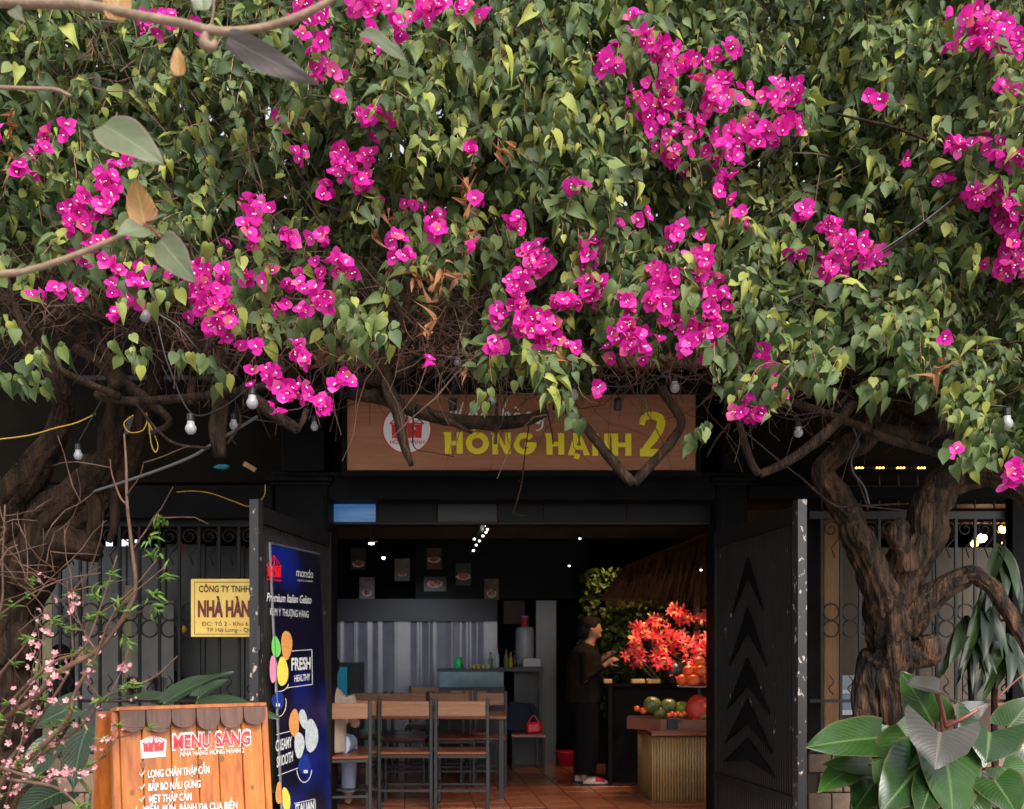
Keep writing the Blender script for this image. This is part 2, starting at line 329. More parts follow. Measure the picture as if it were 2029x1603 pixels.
mat('curtain', (.17,.17,.215), (.26,.26,.31), rough=.18, metal=.1, scale=1.2, spec=.8); mat('curtain_top', (.022,.022,.032), rough=.5)
mat('glass_dark', (.02,.022,.025), rough=.06, spec=.8)
mat('glass_grey', (.15,.15,.16), (.21,.21,.22), rough=.25, scale=2)
mat('corrugated', (.50,.50,.50), (.65,.64,.60), rough=.5, scale=5)
mat('corrugated_cream', (.80,.75,.50), rough=.5)
mat('steel', (.35,.36,.38), rough=.3, metal=.8); mat('steel_dark', (.022,.024,.027), rough=.45, metal=.3)
mat('bulb_white', (.72,.72,.76), rough=.3, trans=.2); mat('black_plastic', (.01,.01,.01), rough=.35)
mat('wire_yellow', (.55,.34,.03), rough=.5); mat('wire_grey', (.16,.16,.17), rough=.6)
mat('brick_beige', (.20,.135,.095), (.27,.19,.135), rough=.85, scale=16, rand=.2, bump=.2); mat('mortar', (.05,.04,.035), rough=.95)
mat('plank_warm', (.22,.10,.035), (.34,.17,.06), rough=.6, scale=4, stretch=(12,12,1))
mat('bamboo', (.24,.135,.05), (.34,.20,.08), rough=.5, scale=5, stretch=(10,10,1), rand=.2)
mat('thatch', (.14,.055,.022), (.26,.11,.04), rough=.9, scale=8, rand=.4)
mat('skin', (.42,.22,.14), rough=.5); mat('hair', (.006,.005,.004), rough=.9, spec=.2); mat('peach_bark', (.055,.026,.016), (.13,.065,.038), rough=.8, scale=20)
mat('cloth_black', (.004,.004,.005), (.006,.006,.007), rough=.95, scale=20, spec=.1); mat('cloth_olive', (.007,.006,.005), (.011,.009,.007), rough=.95, scale=20, spec=.1)
mat('cloth_beige', (.30,.22,.17), rough=.9); mat('denim_pale', (.34,.38,.55), rough=.9)
mat('shoe', (.62,.45,.38), rough=.6); mat('shoe_red', (.5,.02,.03), rough=.6); mat('rubber', (.02,.02,.02), rough=.8)
mat('fruit_red', (.72,.045,.015), (.85,.16,.03), rough=.28, scale=10); mat('fruit_green', (.05,.09,.02), (.20,.20,.05), rough=.35, scale=14)
mat('fruit_net', (.6,.04,.02), (.45,.02,.01), rough=.5, scale=60); mat('melon', (.22,.28,.03), rough=.4)
mat('tray_brown', (.22,.06,.03), (.3,.09,.045), rough=.5, scale=6); mat('basket_tan', (.62,.38,.16), rough=.7)
mat('teal_box', (.02,.22,.34), rough=.35); mat('green_plastic', (.01,.40,.10), rough=.3, trans=.3); mat('red_plastic', (.5,.01,.03), rough=.35)
mat('blue_cloth', (.003,.008,.03), rough=.8); mat('white_plastic', (.34,.36,.40), rough=.35)
mat('glass_teal', (.05,.10,.12), (.12,.2,.22), rough=.12, scale=3); mat('blue_reflection', (.01,.10,.30), (.20,.26,.36), rough=.2, scale=2, stretch=(1,1,14), emit=(.02,.10,.26), es=.35)
mat('light_warm', (1,.7,.35), emit=(1,.42,.08), es=7); mat('light_hot', (1,1,1), emit=(1,.72,.42), es=16); mat('light_white', (1,1,1), emit=(.75,.82,1), es=14); mat('light_point', (1,1,1), emit=(1,.93,.85), es=5)
mat('panel_beige', (.085,.06,.042), (.12,.088,.062), rough=.7, scale=3)
mat('reflected_car_blue', (.20,.32,.46), rough=.25, coat=.5); mat('reflected_car_glass', (.35,.42,.45), rough=.15); mat('white_paint', (.75,.77,.8), rough=.5)
for nme, c1, c2 in (('dish_a', (.05,.04,.03), (.32,.16,.08)), ('dish_b', (.16,.15,.17), (.35,.32,.33)), ('dish_c', (.05,.045,.05), (.40,.25,.2))):
    mat(nme, c1, c2, rough=.4, scale=14)
mat('picture_ground', (.16,.15,.15), (.30,.28,.27), rough=.4, scale=5); mat('sky_glow', (.8,.8,.85), rough=.4, emit=(.75,.78,.9), es=.8)
leaf_mat('leaf_underside_grey', [(0, (.16,.13,.13)), (1, (.22,.18,.18))], rough=.6, trans=.1, veins=6, vcol=(.3,.26,.25), vs=.12, lb=.06)
for nm_ in ('bark', 'bark_warm', 'bark_grey'):
    for n_ in MAT[nm_].node_tree.nodes:
        if n_.bl_idname == 'ShaderNodeBump': n_.inputs['Distance'].default_value = .06
mat('print_dark', (.03,.028,.03), (.07,.06,.055), rough=.35, scale=9); mat('print_brown', (.04,.02,.015), (.20,.10,.06), rough=.35, scale=7)
# ------------------------------------------------------------------ ground
FY = 7.6; S = FY / F                              # facade plane and its metres per photo pixel
def X(px, Y=FY): return (px - CX) / F * Y
def Z(py, Y=FY): return CZ + (HY - py) / F * Y
g = M(); g.box((-60, -70, -0.05), (60, 5.0, -0.12)); g.build('road', MAT['asphalt'], kind='structure')
g = M(); g.box((-400, -400, -0.13), (400, 400, -0.9)); g.build('ground', MAT['asphalt'], kind='structure')
g = M(); g.box((-60, 5.004, 0.0), (60, 7.95, -0.125)); g.build('pavement', MAT['pavement'], kind='structure')
# ------------------------------------------------------------------ interior floor of laid tiles, turned six degrees against the front
g = M(); g.box((-5.6, 7.954, -0.125), (5.6, 13.4, 0.0)); fl = g.build('floor', MAT['grout'], kind='structure')
tm = []
for k in range(3):
    q = M(); q.obox((0, 0, 0.004), (.296, .296, .012), None, 0, .003); o = q.build('tile', MAT['tile']); tm.append(o.data); bpy.data.objects.remove(o)
rot = R(6.1); cr_, sr_ = math.cos(rot), math.sin(rot); nt_ = 0
for j in range(0, 18):
    for i in range(-9, 10):
        x = i*.303*cr_ - j*.303*sr_ + .46; y = 8.12 + i*.303*sr_ + j*.303*cr_
        if x > 2.35 or x < -2.1 or y < 8.12 or y > 12.7: continue
        o = link('tile', tm[nt_ % 3], fl); o.location = (x, y, rng.uniform(-.0012, .0012)); o.rotation_euler = (0, 0, rot); nt_ += 1

# ------------------------------------------------------------------ the restaurant building
B = thing('restaurant_building', (0, FY, 0), 'dark painted restaurant front with black pillars, lintel and clay tiled eave under the bougainvillea', 'building')
for x0, x1 in ((543, 650), (1420, 1482)):
    q = M(); q.box((X(x0), FY, 0), (X(x1), FY+.42, 2.68), 0, .012)
    q.box((X(x0)+.03, FY-.012, 1.75), (X(x1)-.03, FY, 2.60)); q.box((X(x0)-.02, FY-.02, 0), (X(x1)+.02, FY+.0, .35))
    p = q.build('pillar', MAT['black_paint'], B)
    q = M(); q.box((X(x0)-.05, FY-.06, 2.69), (X(x1)+.05, FY+.44, 2.725), 0, .008); q.box((X(x0)-.025, FY-.03, 2.66), (X(x1)+.025, FY+.43, 2.688), 0, .006); q.box((X(x0)-.015, FY-.02, 2.727), (X(x1)+.015, FY+.43, 2.765), 0, .008)
    q.build('capital', MAT['black_paint'], p)
    q = M(); q.box((X(x0)+.05, FY+.02, 2.77), (X(x1)-.03, FY+.35, 3.45), 0, .01); q.build('upper_post', MAT['black_paint'], B)
q = M(); q.box((X(650)+.003, FY+.01, 2.555), (X(1420)-.003, FY+.36, 2.76), 0, .006); q.box((X(650)+.003, FY-.02, 2.735), (X(1420)-.003, FY+.008, 2.765)); q.build('lintel', MAT['black_paint'], B)
for x0, x1 in ((40, 542), (1483, 2100)):
    q = M(); q.box((X(x0), FY-.02, 2.40 if x0 < 900 else 2.56), (X(x1)-.003, FY+.3, 2.655), 0, .01); q.build('fence_lintel', MAT['black_paint'], B)
q = M(); q.box((-5.6, FY+.62, 2.90), (5.6, 13.4, 3.02)); q.build('ceiling', MAT['ceiling_brown'], B)
for yy in (9.0, 10.4, 11.8):
    q = M(); q.box((-5.5, yy, 2.76), (5.5, yy+.14, 2.899)); q.build('ceiling_beam', MAT['wall_brown'], B)
q = M(); q.box((-5.6, 13.0, 0), (5.6, 13.2, 2.9)); q.build('back_wall', MAT['wall_dark'], B)
for x in (-5.6, 5.45):
    q = M(); q.box((x, FY+.3, 0), (x+.15, 12.999, 2.899)); q.build('side_wall', MAT['wall_dark'], B)
q = M(); q.box((X(700), 12.5, 2.05), (X(1135, 12.5)+.2, 12.6, 2.899)); q.build('black_bulkhead', MAT['black_wall'], B)
q = M(); q.box((-5.6, FY+.45, 2.77), (5.6, FY+.6, 3.5)); q.box((-6.5, FY+1.2, 3.021), (6.5, FY+1.35, 5.15)); q.build('upper_wall', MAT['upper_wall'], B)
q = M(); q.box((X(1483), FY+.32, 2.66), (X(1650), FY+.40, 2.9)); q.build('transom_frame', MAT['black_paint'], B)
# roof over the sign: battens and a row of clay tiles, sloping back
rf = M(); rf.poly([(X(545), 7.22, 3.40), (X(1700), 7.22, 3.40), (X(1700), 8.7, 4.1), (X(545), 8.7, 4.1)], (0, 0, .03)); rfo = rf.build('roof', MAT['wall_dark'], B)
q = M(); pr = []
for k in range(7):
    th = math.pi*k/6; pr.append((-.085*math.cos(th), .045*math.sin(th)))
vs = [(x, 0, z) for x, z in pr] + [(x, 0, z-.014) for x, z in pr] ; vs += [(x*.88, .40, z+.19) for x, z, in pr] + [(x*.88, .40, z+.176) for x, z in pr]
fs = [(i, i+1, 15+i, 14+i) for i in range(6)] + [(7+i, 21+i, 22+i, 8+i) for i in range(6)] + [(i, 7+i, 8+i, i+1) for i in range(6)] + [(0, 14, 21, 7), (6, 13, 27, 20)]
q.add(vs, fs); o = q.build('roof_tile', MAT['roof_clay'], fix=True); tme = o.data; bpy.data.objects.remove(o)
for row in range(3):
    for i in range(25):
        o = link('roof_tile', tme, rfo); o.location = (X(560)+i*.182 + (row % 2)*.02, 7.17-FY + row*.36 + rng.uniform(-.012, .012), 3.435 + row*.17); o.rotation_euler = (rng.uniform(-.03, .03), 0, rng.uniform(-.04, .04))
q = M(); q.box((X(560), 7.26, 3.30), (X(1690), 7.30, 3.40)); q.build('fascia_board', MAT['wall_dark'], rfo)

# ------------------------------------------------------------------ sign board
SY = 7.42
SG = thing('sign_board', P(1032, 932, SY), 'wood grain sign board with yellow lettering above the entrance', 'sign')
x0, x1, zt, zb = X(688, SY), X(1378, SY), Z(772, SY), Z(932, SY)
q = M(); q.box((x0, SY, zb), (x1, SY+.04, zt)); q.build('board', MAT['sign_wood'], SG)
q = M()
for a, b in (((x0-.04, SY-.02, zb-.045), (x1+.04, SY+.06, zb-.002)), ((x0-.04, SY-.02, zt+.002), (x1+.04, SY+.06, zt+.04)), ((x0-.04, SY-.02, zb-.001), (x0-.002, SY+.06, zt+.001)), ((x1+.002, SY-.02, zb-.001), (x1+.04, SY+.06, zt+.001))): q.box(a, b, 0, .004)
q.build('frame', MAT['black_paint'], SG)
spk = [0]
def sp(px, py): return P(px, py, SY-.003-spk[0]*.00009)
def strk(mb, pts, w0, w1, mi=0):
    """flat calligraphic stroke in the sign plane"""
    p = cr([(a, b, 0, 1) for a, b in pts], 6); n = len(p); L = []; Rr = []
    for i in range(n):
        t = p[min(i+1, n-1)] - p[max(i-1, 0)]; nx, ny = -t[1], t[0]; l = math.hypot(nx, ny)+1e-9; w = (w0 + (w1-w0)*math.sin(math.pi*i/(n-1)))/2
        L.append((p[i][0]+nx/l*w, p[i][1]+ny/l*w)); Rr.append((p[i][0]-nx/l*w, p[i][1]-ny/l*w))
    b = [sp(*a) for a in L] + [sp(*a) for a in Rr]
    mb.add(b, [(i, i+1, n+i+1, n+i) for i in range(n-1)], mi)
q = M()
def pg(*pts):
    spk[0] += 1; q.poly([sp(a, b) for a, b in pts])
def Hh(x, w, yt, yb, st=12):
    y1 = yt + 3
    pg((x-4, yt), (x-1, yt+8), (x, yb), (x+st, yb), (x+st, yt)); pg((x+w-st, yt), (x+w-st, yb), (x+w, yb), (x+w, yt))
    ym = (yt+yb)/2; pg((x+st, ym-4), (x+w-st, ym-4), (x+w-st, ym+5), (x+st, ym+5))
def Nn(x, w, yt, yb, st=11):
    pg((x-3, yt), (x-1, yt+7), (x, yb), (x+st, yb), (x+st, yt)); pg((x+w-st, yt), (x+w-st, yb), (x+w, yb), (x+w, yt)); pg((x+st, yt), (x+w-st, yb-16), (x+w-st, yb), (x+st, yt+16))
def ring(cx, cy, rx, ry, ix, iy, a0=0, a1=360, n=26):
    for k in range(n):
        t0 = R(a0 + (a1-a0)*k/n); t1 = R(a0 + (a1-a0)*(k+1)/n)
        pg((cx+rx*math.cos(t0), cy-ry*math.sin(t0)), (cx+rx*math.cos(t1), cy-ry*math.sin(t1)), (cx+ix*math.cos(t1), cy-iy*math.sin(t1)), (cx+ix*math.cos(t0), cy-iy*math.sin(t0)))
Hh(882, 35, 856, 899); ring(946, 878, 23, 22, 11, 10.5); Nn(976, 36, 857, 900, 11); ring(1040, 879, 23, 22, 11, 10.5, 42, 360); pg((1040, 876), (1063, 876), (1063, 886), (1040, 886))
pg((934, 853), (946, 844), (958, 853), (952, 853), (946, 849), (940, 853)); pg((930, 838), (938, 838), (946, 845), (940, 845))
Hh(1083, 35, 858, 901); pg((1125, 902), (1137, 902), (1150, 858), (1133, 858), (1136, 865)); pg((1150, 858), (1137+8, 858), (1157, 902), (1169, 902)); pg((1134, 883), (1158, 883), (1160, 891), (1131, 891)); pg((1139, 898), (1150, 900), (1147, 910), (1137, 908))
Nn(1174, 34, 859, 903, 11); Hh(1213, 38, 859, 903)
for pts in ([(1272, 842), (1276, 828), (1292, 823), (1309, 831), (1307, 850), (1296, 868), (1283, 884), (1276, 893)],):
    strk(q, pts, 11, 17)
pg((1268, 888), (1312, 890), (1312, 905), (1268, 904))
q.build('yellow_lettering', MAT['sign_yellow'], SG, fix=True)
q = M()   # white script: Nhà hàng
for pts in ([(887, 842), (892, 822), (899, 800), (903, 812), (906, 838), (913, 812), (918, 796)], [(925, 840), (933, 812), (940, 793)], [(930, 832), (938, 818), (944, 820), (942, 838), (948, 838)], [(966, 820), (956, 820), (951, 832), (957, 840), (966, 824), (964, 838), (971, 838)], [(955, 806), (963, 812)],
            [(990, 840), (998, 812), (1006, 790)], [(994, 832), (1003, 818), (1009, 822), (1006, 838), (1013, 838)], [(1031, 820), (1021, 820), (1016, 832), (1022, 840), (1031, 824), (1029, 838), (1036, 838)], [(1020, 806), (1028, 812)], [(1038, 838), (1042, 822), (1050, 818), (1052, 838), (1058, 834)], [(1076, 820), (1066, 820), (1061, 832), (1068, 838), (1076, 822), (1074, 846), (1062, 854)]):
    strk(q, pts, 2.2, 4.6)
q.build('script_lettering', MAT['sign_white'], SG)
q = M(); c = sp(806, 850); em = []
def disc(mb, c, r, n, y, mi=0): mb.poly([(c.x + r*math.cos(2*math.pi*k/n), y, c.z + r*math.sin(2*math.pi*k/n)) for k in range(n)], None, mi)
disc(q, c, 49*SY/F, 40, SY-.004, 1); disc(q, c, 46.5*SY/F, 40, SY-.006, 0)
eo = q.build('emblem_disc', [MAT['sign_white'], MAT['sign_red']], SG, fix=True)
def logo(mb, f, mi=0):
    """red pavilion emblem in unit square; f maps (u,v) to 3-D"""
    nn = (f(1, 0)-f(0, 0)).cross(f(0, 1)-f(0, 0)).normalized(); nn = -nn if nn.y > 0 else nn; kk = [0]
    def a(*pts):
        kk[0] += 1; mb.poly([f(u, v) + nn*(.00015*kk[0]) for u, v in pts], None, mi)
    a((0, .50), (.5, 1), (.5, .955), (.06, .50)); a((1, .50), (.94, .50), (.5, .955), (.5, 1))
    a((.44, .50), (.49, .95), (.51, .95), (.56, .50)); a((.24, .50), (.47, .93), (.48, .93), (.30, .50)); a((.76, .50), (.70, .50), (.52, .93), (.53, .93))
    a((-.01, .46), (1.01, .46), (1.0, .50), (0, .50))
    a((.05, .46), (.07, .03), (.05, 0), (.25, 0), (.31, .22), (.31, .28), (.22, .28)); a((.22, .28), (.29, .42), (.31, .28)) if False else None
    a((.05, .46), (.29, .42), (.22, .28)); a((.29, .46), (.5, .46), (.47, .04), (.28, .04)); a((.95, .46), (.78, .28), (.71, .42))
    a((.95, .46), (.78, .28), (.69, .28), (.69, .22), (.75, 0), (.95, 0), (.93, .03)); a((.71, .46), (.50, .46), (.53, .04), (.72, .04)); a((.28, 0), (.72, 0), (.72, .05), (.28, .05))
q = M(); logo(q, lambda u, v: P(772 + u*68, 868 - v*60, SY-.009)); text_mb(q, 'HỒNG HẠNH', P(773, 880, SY-.008), P(841, 880, SY-.008), 8*S, (0, 0, 1), off=.01); q.build('emblem_print', MAT['sign_red'], eo)

# ------------------------------------------------------------------ gates
def gate(hx, nx, side, label):
    hy, ny = 7.55, 6.14; h = Vector((hx, hy, 0)); n = Vector((nx, ny, 0)); d = (n-h); L = d.length; d.normalize()
    nr = Vector((-d.y, d.x, 0)) * (1 if side > 0 else -1)
    if nr.x * side > 0: nr = -nr                  # towards the passage
    G = thing('entrance_gate', h, label, 'gate', 'open leaves of the entrance gate')
    def pt(s, z, o=0): return h + d*s + nr*o + Vector((0, 0, z))
    q = M(); up = (0, 0, 1)
    q.bar(pt(0.02, .05), pt(0.02, 2.28), .05, .05)
    q.bar(pt(.045, 2.22), pt(L-.04, 2.22), .05, .11); q.bar(pt(.045, .375), pt(L-.04, .375), .06, .055); q.bar(pt(.045, .07), pt(L-.04, .07), .05, .05)
    q.bar(pt(L*.13, .40), pt(L*.13, 2.16), .03, .02) if False else None
    q.build('frame', MAT['black_gate'], G)
    q = M(); q.obox(pt(L-.005, 1.155, -.005), (.075, .06, 2.31), Matrix.Rotation(math.atan2(d.y, d.x), 3, 'Z')); q.build('end_post', MAT['chipped_post'], G)
    q = M(); q.bar(pt(.045, .40, -.01), pt(.045, .40, -.01)+Vector((0,0,.001)), .001, .001); q = M()
    q.add([pt(.045, .40, -.015), pt(L-.04, .40, -.015), pt(L-.04, 2.165, -.015), pt(.045, 2.165, -.015)], [(0, 1, 2, 3)])
    q.add([pt(.045, .095, -.015), pt(L-.04, .095, -.015), pt(L-.04, .345, -.015), pt(.045, .345, -.015)], [(0, 1, 2, 3)])
    q.build('backing_sheet', MAT['gate_back'], G)
    q = M(); k = 0; s = .055
    while s < L-.05:
        for z0, z1 in ((.403, 2.163), (.098, .347)): q.bar(pt(s, z0, -.002), pt(s, z1, -.002), .016, .024, 0, tuple(nr))
        s += .036
    q.build('ribbed_panel', MAT['chipped_paint'] if False else MAT['gate_rib'], G, kind='stuff')
    for i, (zt, half, drop, thick) in enumerate(((2.02, .27, .34, .13), (1.66, .33, .37, .17), (1.30, .38, .34, .20), (1.00, .42, .30, .17), (.72, .46, .17, .155))):
        c = L*.46
        pts = [pt(c, zt, .017), pt(c+half, zt-drop-.05, .017), pt(c, zt-thick, .017), pt(c-half, zt-drop-.05, .017)]
        w = M()
        for tr in ((0, 1, 2), (0, 2, 3)): w.poly([pts[t] for t in tr], nr*.012)
        w.build('chevron', MAT['black_flat'], G, fix=True)
    for z in (.6, 1.95):
        q = M(); q.tube([(*pt(-.02, z-.05, .0), .014), (*pt(-.02, z+.05, .0), .014)], 8); q.build('hinge', MAT['dark_iron'], G)
    return G, pt, L, nr
mat('gate_rib', (.035,.031,.030), (.5,.42,.36), rough=.4, scale=17, contrast=(.67,.69), stretch=(1,1,.55)); mat('gate_back', (.002,.002,.002), rough=.9, spec=.05); mat('black_flat', (.0015,.0015,.002), rough=.8, spec=.1)
GR, ptR, LR, nR = gate(1.61, 1.84, 1, 'right leaf of the black ribbed gate with bare chevron arrows and chipped end post')
GL, ptL, LL, nL = gate(-1.44, -1.635, -1, 'left leaf of the black ribbed gate with the blue banner leaning on it')
q = M(); q.bar(ptL(LL+.03, 1.35, .03), ptL(LL+.03, 1.50, .03), .02, .05); q.build('latch', MAT['iron_grey'], GL)
q = M(); q.box((1.83, 6.2, .42), (1.86, 6.26, .62)) ; q.build('lock_plate', MAT['roof_clay'], GR)

# ------------------------------------------------------------------ blue banner
bt0, bt1, bb0, bb1 = P(525, 1076, 6.32)+Vector((.03,0,0)), P(625, 1098, 7.2)+Vector((.03,0,0)), None, None
bb0 = Vector((bt0.x+.09, bt0.y, .06)); bb1 = Vector((bt1.x+.09, bt1.y, .06)); bn = (bb0-bt0).cross(bt1-bt0).normalized()
if bn.x < 0: bn = -bn
BN = thing('advertising_banner', (bb0+bb1)/2, 'blue gelato advertising banner leaning on the left gate leaf', 'banner')
q = M(); q.poly([bt0, bt1, bb1, bb0], -bn*.008); q.build('print_panel', MAT['banner_blue'], BN, fix=True)
q = M(); q.tube([(*bt0, .010), (*bb0, .010)], 6); q.tube([(*bt0, .008), (*bt1, .008)], 6); q.build('edge_pole', MAT['steel'], BN)
q = M(); q.box((bb0.x-.12, bb0.y, 0), (bb0.x+.12, bb1.y, .06)); q.build('foot_case', MAT['steel'], BN)
bp0 = bt0 + bn*.004
def bh(px, py, o=0): return hit(px, py, bp0 + bn*o, bn)
def tpx(mb, s, x0, y0, x1, y1, hp, fn, n, **kw):
    a, b, t = fn(x0, y0), fn(x1, y1), fn(x0, y0-hp)
    return text_mb(mb, s, a, b, (t-a).length, t-a, nrm=n, **kw)
q = M(); e = lambda u, v: bh(528 + u*30, 1142 + u*3 - v*(44 + 2*u))
logo(q, e); tpx(q, 'HỒNG HẠNH', 529, 1150, 557, 1153, 5, bh, bn, off=.02); q.build('red_print', MAT['print_red'], BN)
q = M(); tpx(q, 'mondo', 587, 1142, 620, 1146, 18, bh, bn); tpx(q, 'GELATO ITALIANO', 589, 1151, 619, 1154, 3.5, bh, bn)
tpx(q, 'Premium Italian Gelato', 528, 1191, 617, 1196, 17, bh, bn, off=.012, shear=.25); tpx(q, 'KEM Ý THƯỢNG HẠNG', 535, 1219, 611, 1224, 15, bh, bn, off=.0)
tpx(q, 'FRESH', 577, 1328, 615, 1325, 24, bh, bn, off=.03); tpx(q, 'HEALTHY', 583, 1351, 614, 1347, 13, bh, bn, off=.02)
tpx(q, 'CREAMY', 546, 1489, 578, 1480, 22, bh, bn, off=.02); tpx(q, 'SMOOTH', 548, 1521, 580, 1508, 21, bh, bn, off=.02); tpx(q, 'ITALIAN', 585, 1612, 622, 1604, 18, bh, bn, off=.04)
def line(pts, w=1.3):
    for (xa, ya), (xb, yb) in zip(pts[:-1], pts[1:]):
        dx, dy = xb-xa, yb-ya; l = math.hypot(dx, dy); nx, ny = -dy/l*w/2, dx/l*w/2
        q.poly([bh(xa+nx, ya+ny), bh(xb+nx, yb+ny), bh(xb-nx, yb-ny), bh(xa-nx, ya-ny)])
line([(578, 1290), (618, 1287), (619, 1356), (568, 1363)]); line([(547, 1456), (578, 1448)]); line([(592, 1521), (550, 1537)]); line([(583, 1592), (624, 1583), (627, 1640)])
def arc(cx, cy, rx, ry, a0, a1, n=14): line([(cx+rx*math.cos(R(a0+(a1-a0)*k/n)), cy+ry*math.sin(R(a0+(a1-a0)*k/n))) for k in range(n+1)], 1.5)
arc(551, 1393, 16, 27, -20, 100); arc(603, 1520, 15, 30, 10, 170); arc(552, 1352, 20, 18, 10, 110)
logo(q, lambda u, v: bh(546 + u*9, 1400 - v*14)); logo(q, lambda u, v: bh(601 + u*9, 1532 - v*14)); q.build('white_print', MAT['print_white'], BN)
def blob(cx, cy, rx, ry, m, nm, tilt=0, o=.002):
    pts = []
    for k in range(22):
        t = 2*math.pi*k/22; w = 1 + .06*math.sin(3*t+cx); a, b = rx*math.cos(t)*w, ry*math.sin(t)*w
        pts.append(bh(cx + a*math.cos(tilt)-b*math.sin(tilt), cy + a*math.sin(tilt)+b*math.cos(tilt), o))
    q = M(); q.poly(pts); q.build(nm, MAT[m], BN)
blob(547, 1282, 9, 21, 'ice_green', 'pistachio_scoop_print', -.1, .003); blob(568, 1278, 11, 29, 'waffle', 'waffle_print', .0); blob(542, 1326, 8, 27, 'ice_pink', 'pink_scoop_print', 0, .003); blob(560, 1331, 11, 29, 'ice_yellow', 'yellow_scoop_print', 0, .004)
blob(583, 1433, 10, 28, 'waffle', 'waffle_print'); blob(601, 1425, 8, 20, 'ice_grey', 'grey_scoop_print', -.2, .003); blob(617, 1458, 13, 33, 'ice_grey', 'grey_scoop_print', 0, .004); blob(593, 1476, 10, 26, 'ice_grey', 'grey_scoop_print', 0, .005)
blob(553, 1572, 7, 22, 'waffle', 'waffle_print'); blob(567, 1585, 8, 25, 'ice_yellow', 'yellow_scoop_print', -.1, .003); blob(603, 1515, 12, 20, 'print_blue', 'blue_cup_print', 0, .001); blob(551, 1388, 12, 18, 'print_blue', 'blue_cup_print', 0, .001)

# ------------------------------------------------------------------ menu board (A-frame)
T0 = Vector((-1.436, 3.50, 1.107)); mu = Vector((.458, .35, 0)).normalized(); mn = Vector((mu.y, -mu.x, 0)); MW = .545
md = (Vector((0, 0, -1)) + mn*.13).normalized(); mf = mu.cross(md).normalized()
if mf.y > 0: mf = -mf
def mp(u, v, o=0): return T0 + mu*u + md*v + mf*o
MB = thing('menu_board', Vector((T0.x+.25, T0.y+.2, 0)), 'orange wooden sandwich board with breakfast menu and scalloped brown top', 'menu board')
ws = [0, .08, .185, .285, .365, .46, MW]
for i in range(6):
    a, b = ws[i]+.0015, ws[i+1]-.0015
    q = M(); q.obox(mp((a+b)/2, .565, -.012), (b-a, 1.13, .022+.002*(i % 2)), Matrix((mu, md, mf)).transposed(), 0, .003); q.build('plank', MAT['menu_wood'], MB)
q = M()
for u in (-.014, MW+.014): q.obox(mp(u, .57, -.015), (.026, 1.14, .034), Matrix((mu, md, mf)).transposed(), 0, .003)
q.build('side_rail', MAT['menu_wood'], MB)
md2 = (Vector((0, 0, -1)) - mn*.20).normalized()
q = M(); q.add([T0 + mu*u + md2*v - mn*(.04+t) for v in (0, 1.13) for u in (-.06, MW-.02) for t in (0, .03)], [(0, 1, 3, 2), (4, 6, 7, 5), (0, 4, 5, 1), (2, 3, 7, 6), (0, 2, 6, 4), (1, 5, 7, 3)]); q.build('rear_panel', MAT['menu_wood'], MB, fix=True)
q = M(); q.obox(mp(MW/2, -.008, -.02), (MW+.03, .016, .09), Matrix((mu, md, mf)).transposed(), 0, .003); q.build('top_cap', MAT['menu_wood'], MB)
sw = (MW+.012)/6
for i in range(6):
    u0 = -.005 + i*sw; n = 12; hh = .078 + .008*math.sin(i*2.3)
    pts = [mp(u0+.002, 0, .012)] + [mp(u0+sw/2 - (sw/2-.002)*math.cos(math.pi*k/n), .03 + (hh-.03)*math.sin(math.pi*k/n)**.75, .012) for k in range(n+1)] + [mp(u0+sw-.002, 0, .012)]
    q = M(); q.poly(pts, mf*(.016+.003*(i % 2))); q.build('scallop', MAT['menu_dark_wood'], MB, fix=True)
def mh(px, py): return hit(px, py, mp(0, 0, .003), mf)
q = M(); tpx(q, 'MENU SÁNG', 343, 1484, 495, 1474, 27, mh, mf, off=.022); logo(q, lambda u, v: mh(281 + u*46, 1490 - u*3 - v*34)); q2 = q
q = M(); q.v = []; tpx(q, 'MENU SÁNG', 341.5, 1485.5, 497, 1475, 31, lambda a, b: hit(a, b, mp(0, 0, .002), mf), mf, off=.06, depth=0); q.poly([mh(278, 1468), (mh(304, 1456)), mh(330, 1466), mh(328, 1490), mh(328, 1499), mh(280, 1503)]) 
tpx(q, 'NHÀ HÀNG HỒNG HẠNH 2', 357, 1499, 484, 1491, 10, mh, mf, off=.0)
for s_, x0_, y0_, x1_, y1_, hp in (('LONG CHÂN THẬP CẨM', 293, 1541, 415, 1532, 14), ('BẮP BÒ NẤU GỪNG', 294, 1567, 397, 1560, 14), ('MẸT THẬP CẨM', 295, 1591, 379, 1585, 14), ('MIẾN, BÚN, BÁNH ĐA CUA BIỂN', 283, 1612, 470, 1602, 14)):
    tpx(q, s_, x0_, y0_, x1_, y1_, hp+1, mh, mf, off=.016)
    if s_[0] != 'I': tpx(q, '✓', 276 if s_[1] != 'I' else 262, y0_, (287 if s_[1] != 'I' else 272), y0_-1, 16, mh, mf, off=.0)
q.build('white_lettering', MAT['print_white'], MB)
q2.v = [tuple(Vector(v) + mf*.002) for v in q2.v]; q2.build('red_lettering', MAT['sign_red'], MB)
for (a, b, r) in ((283, 1515, 6), (397, 1510, 6), (440, 1503, 6), (262, 1570, 5), (500, 1560, 4)):
    q = M(); q.poly([hit(a + r*.8*math.cos(t*.7), b + r*1.2*math.sin(t*.7), mp(0, 0, .0015), mf) for t in range(9)]); q.build('knot', MAT['knot'], MB)

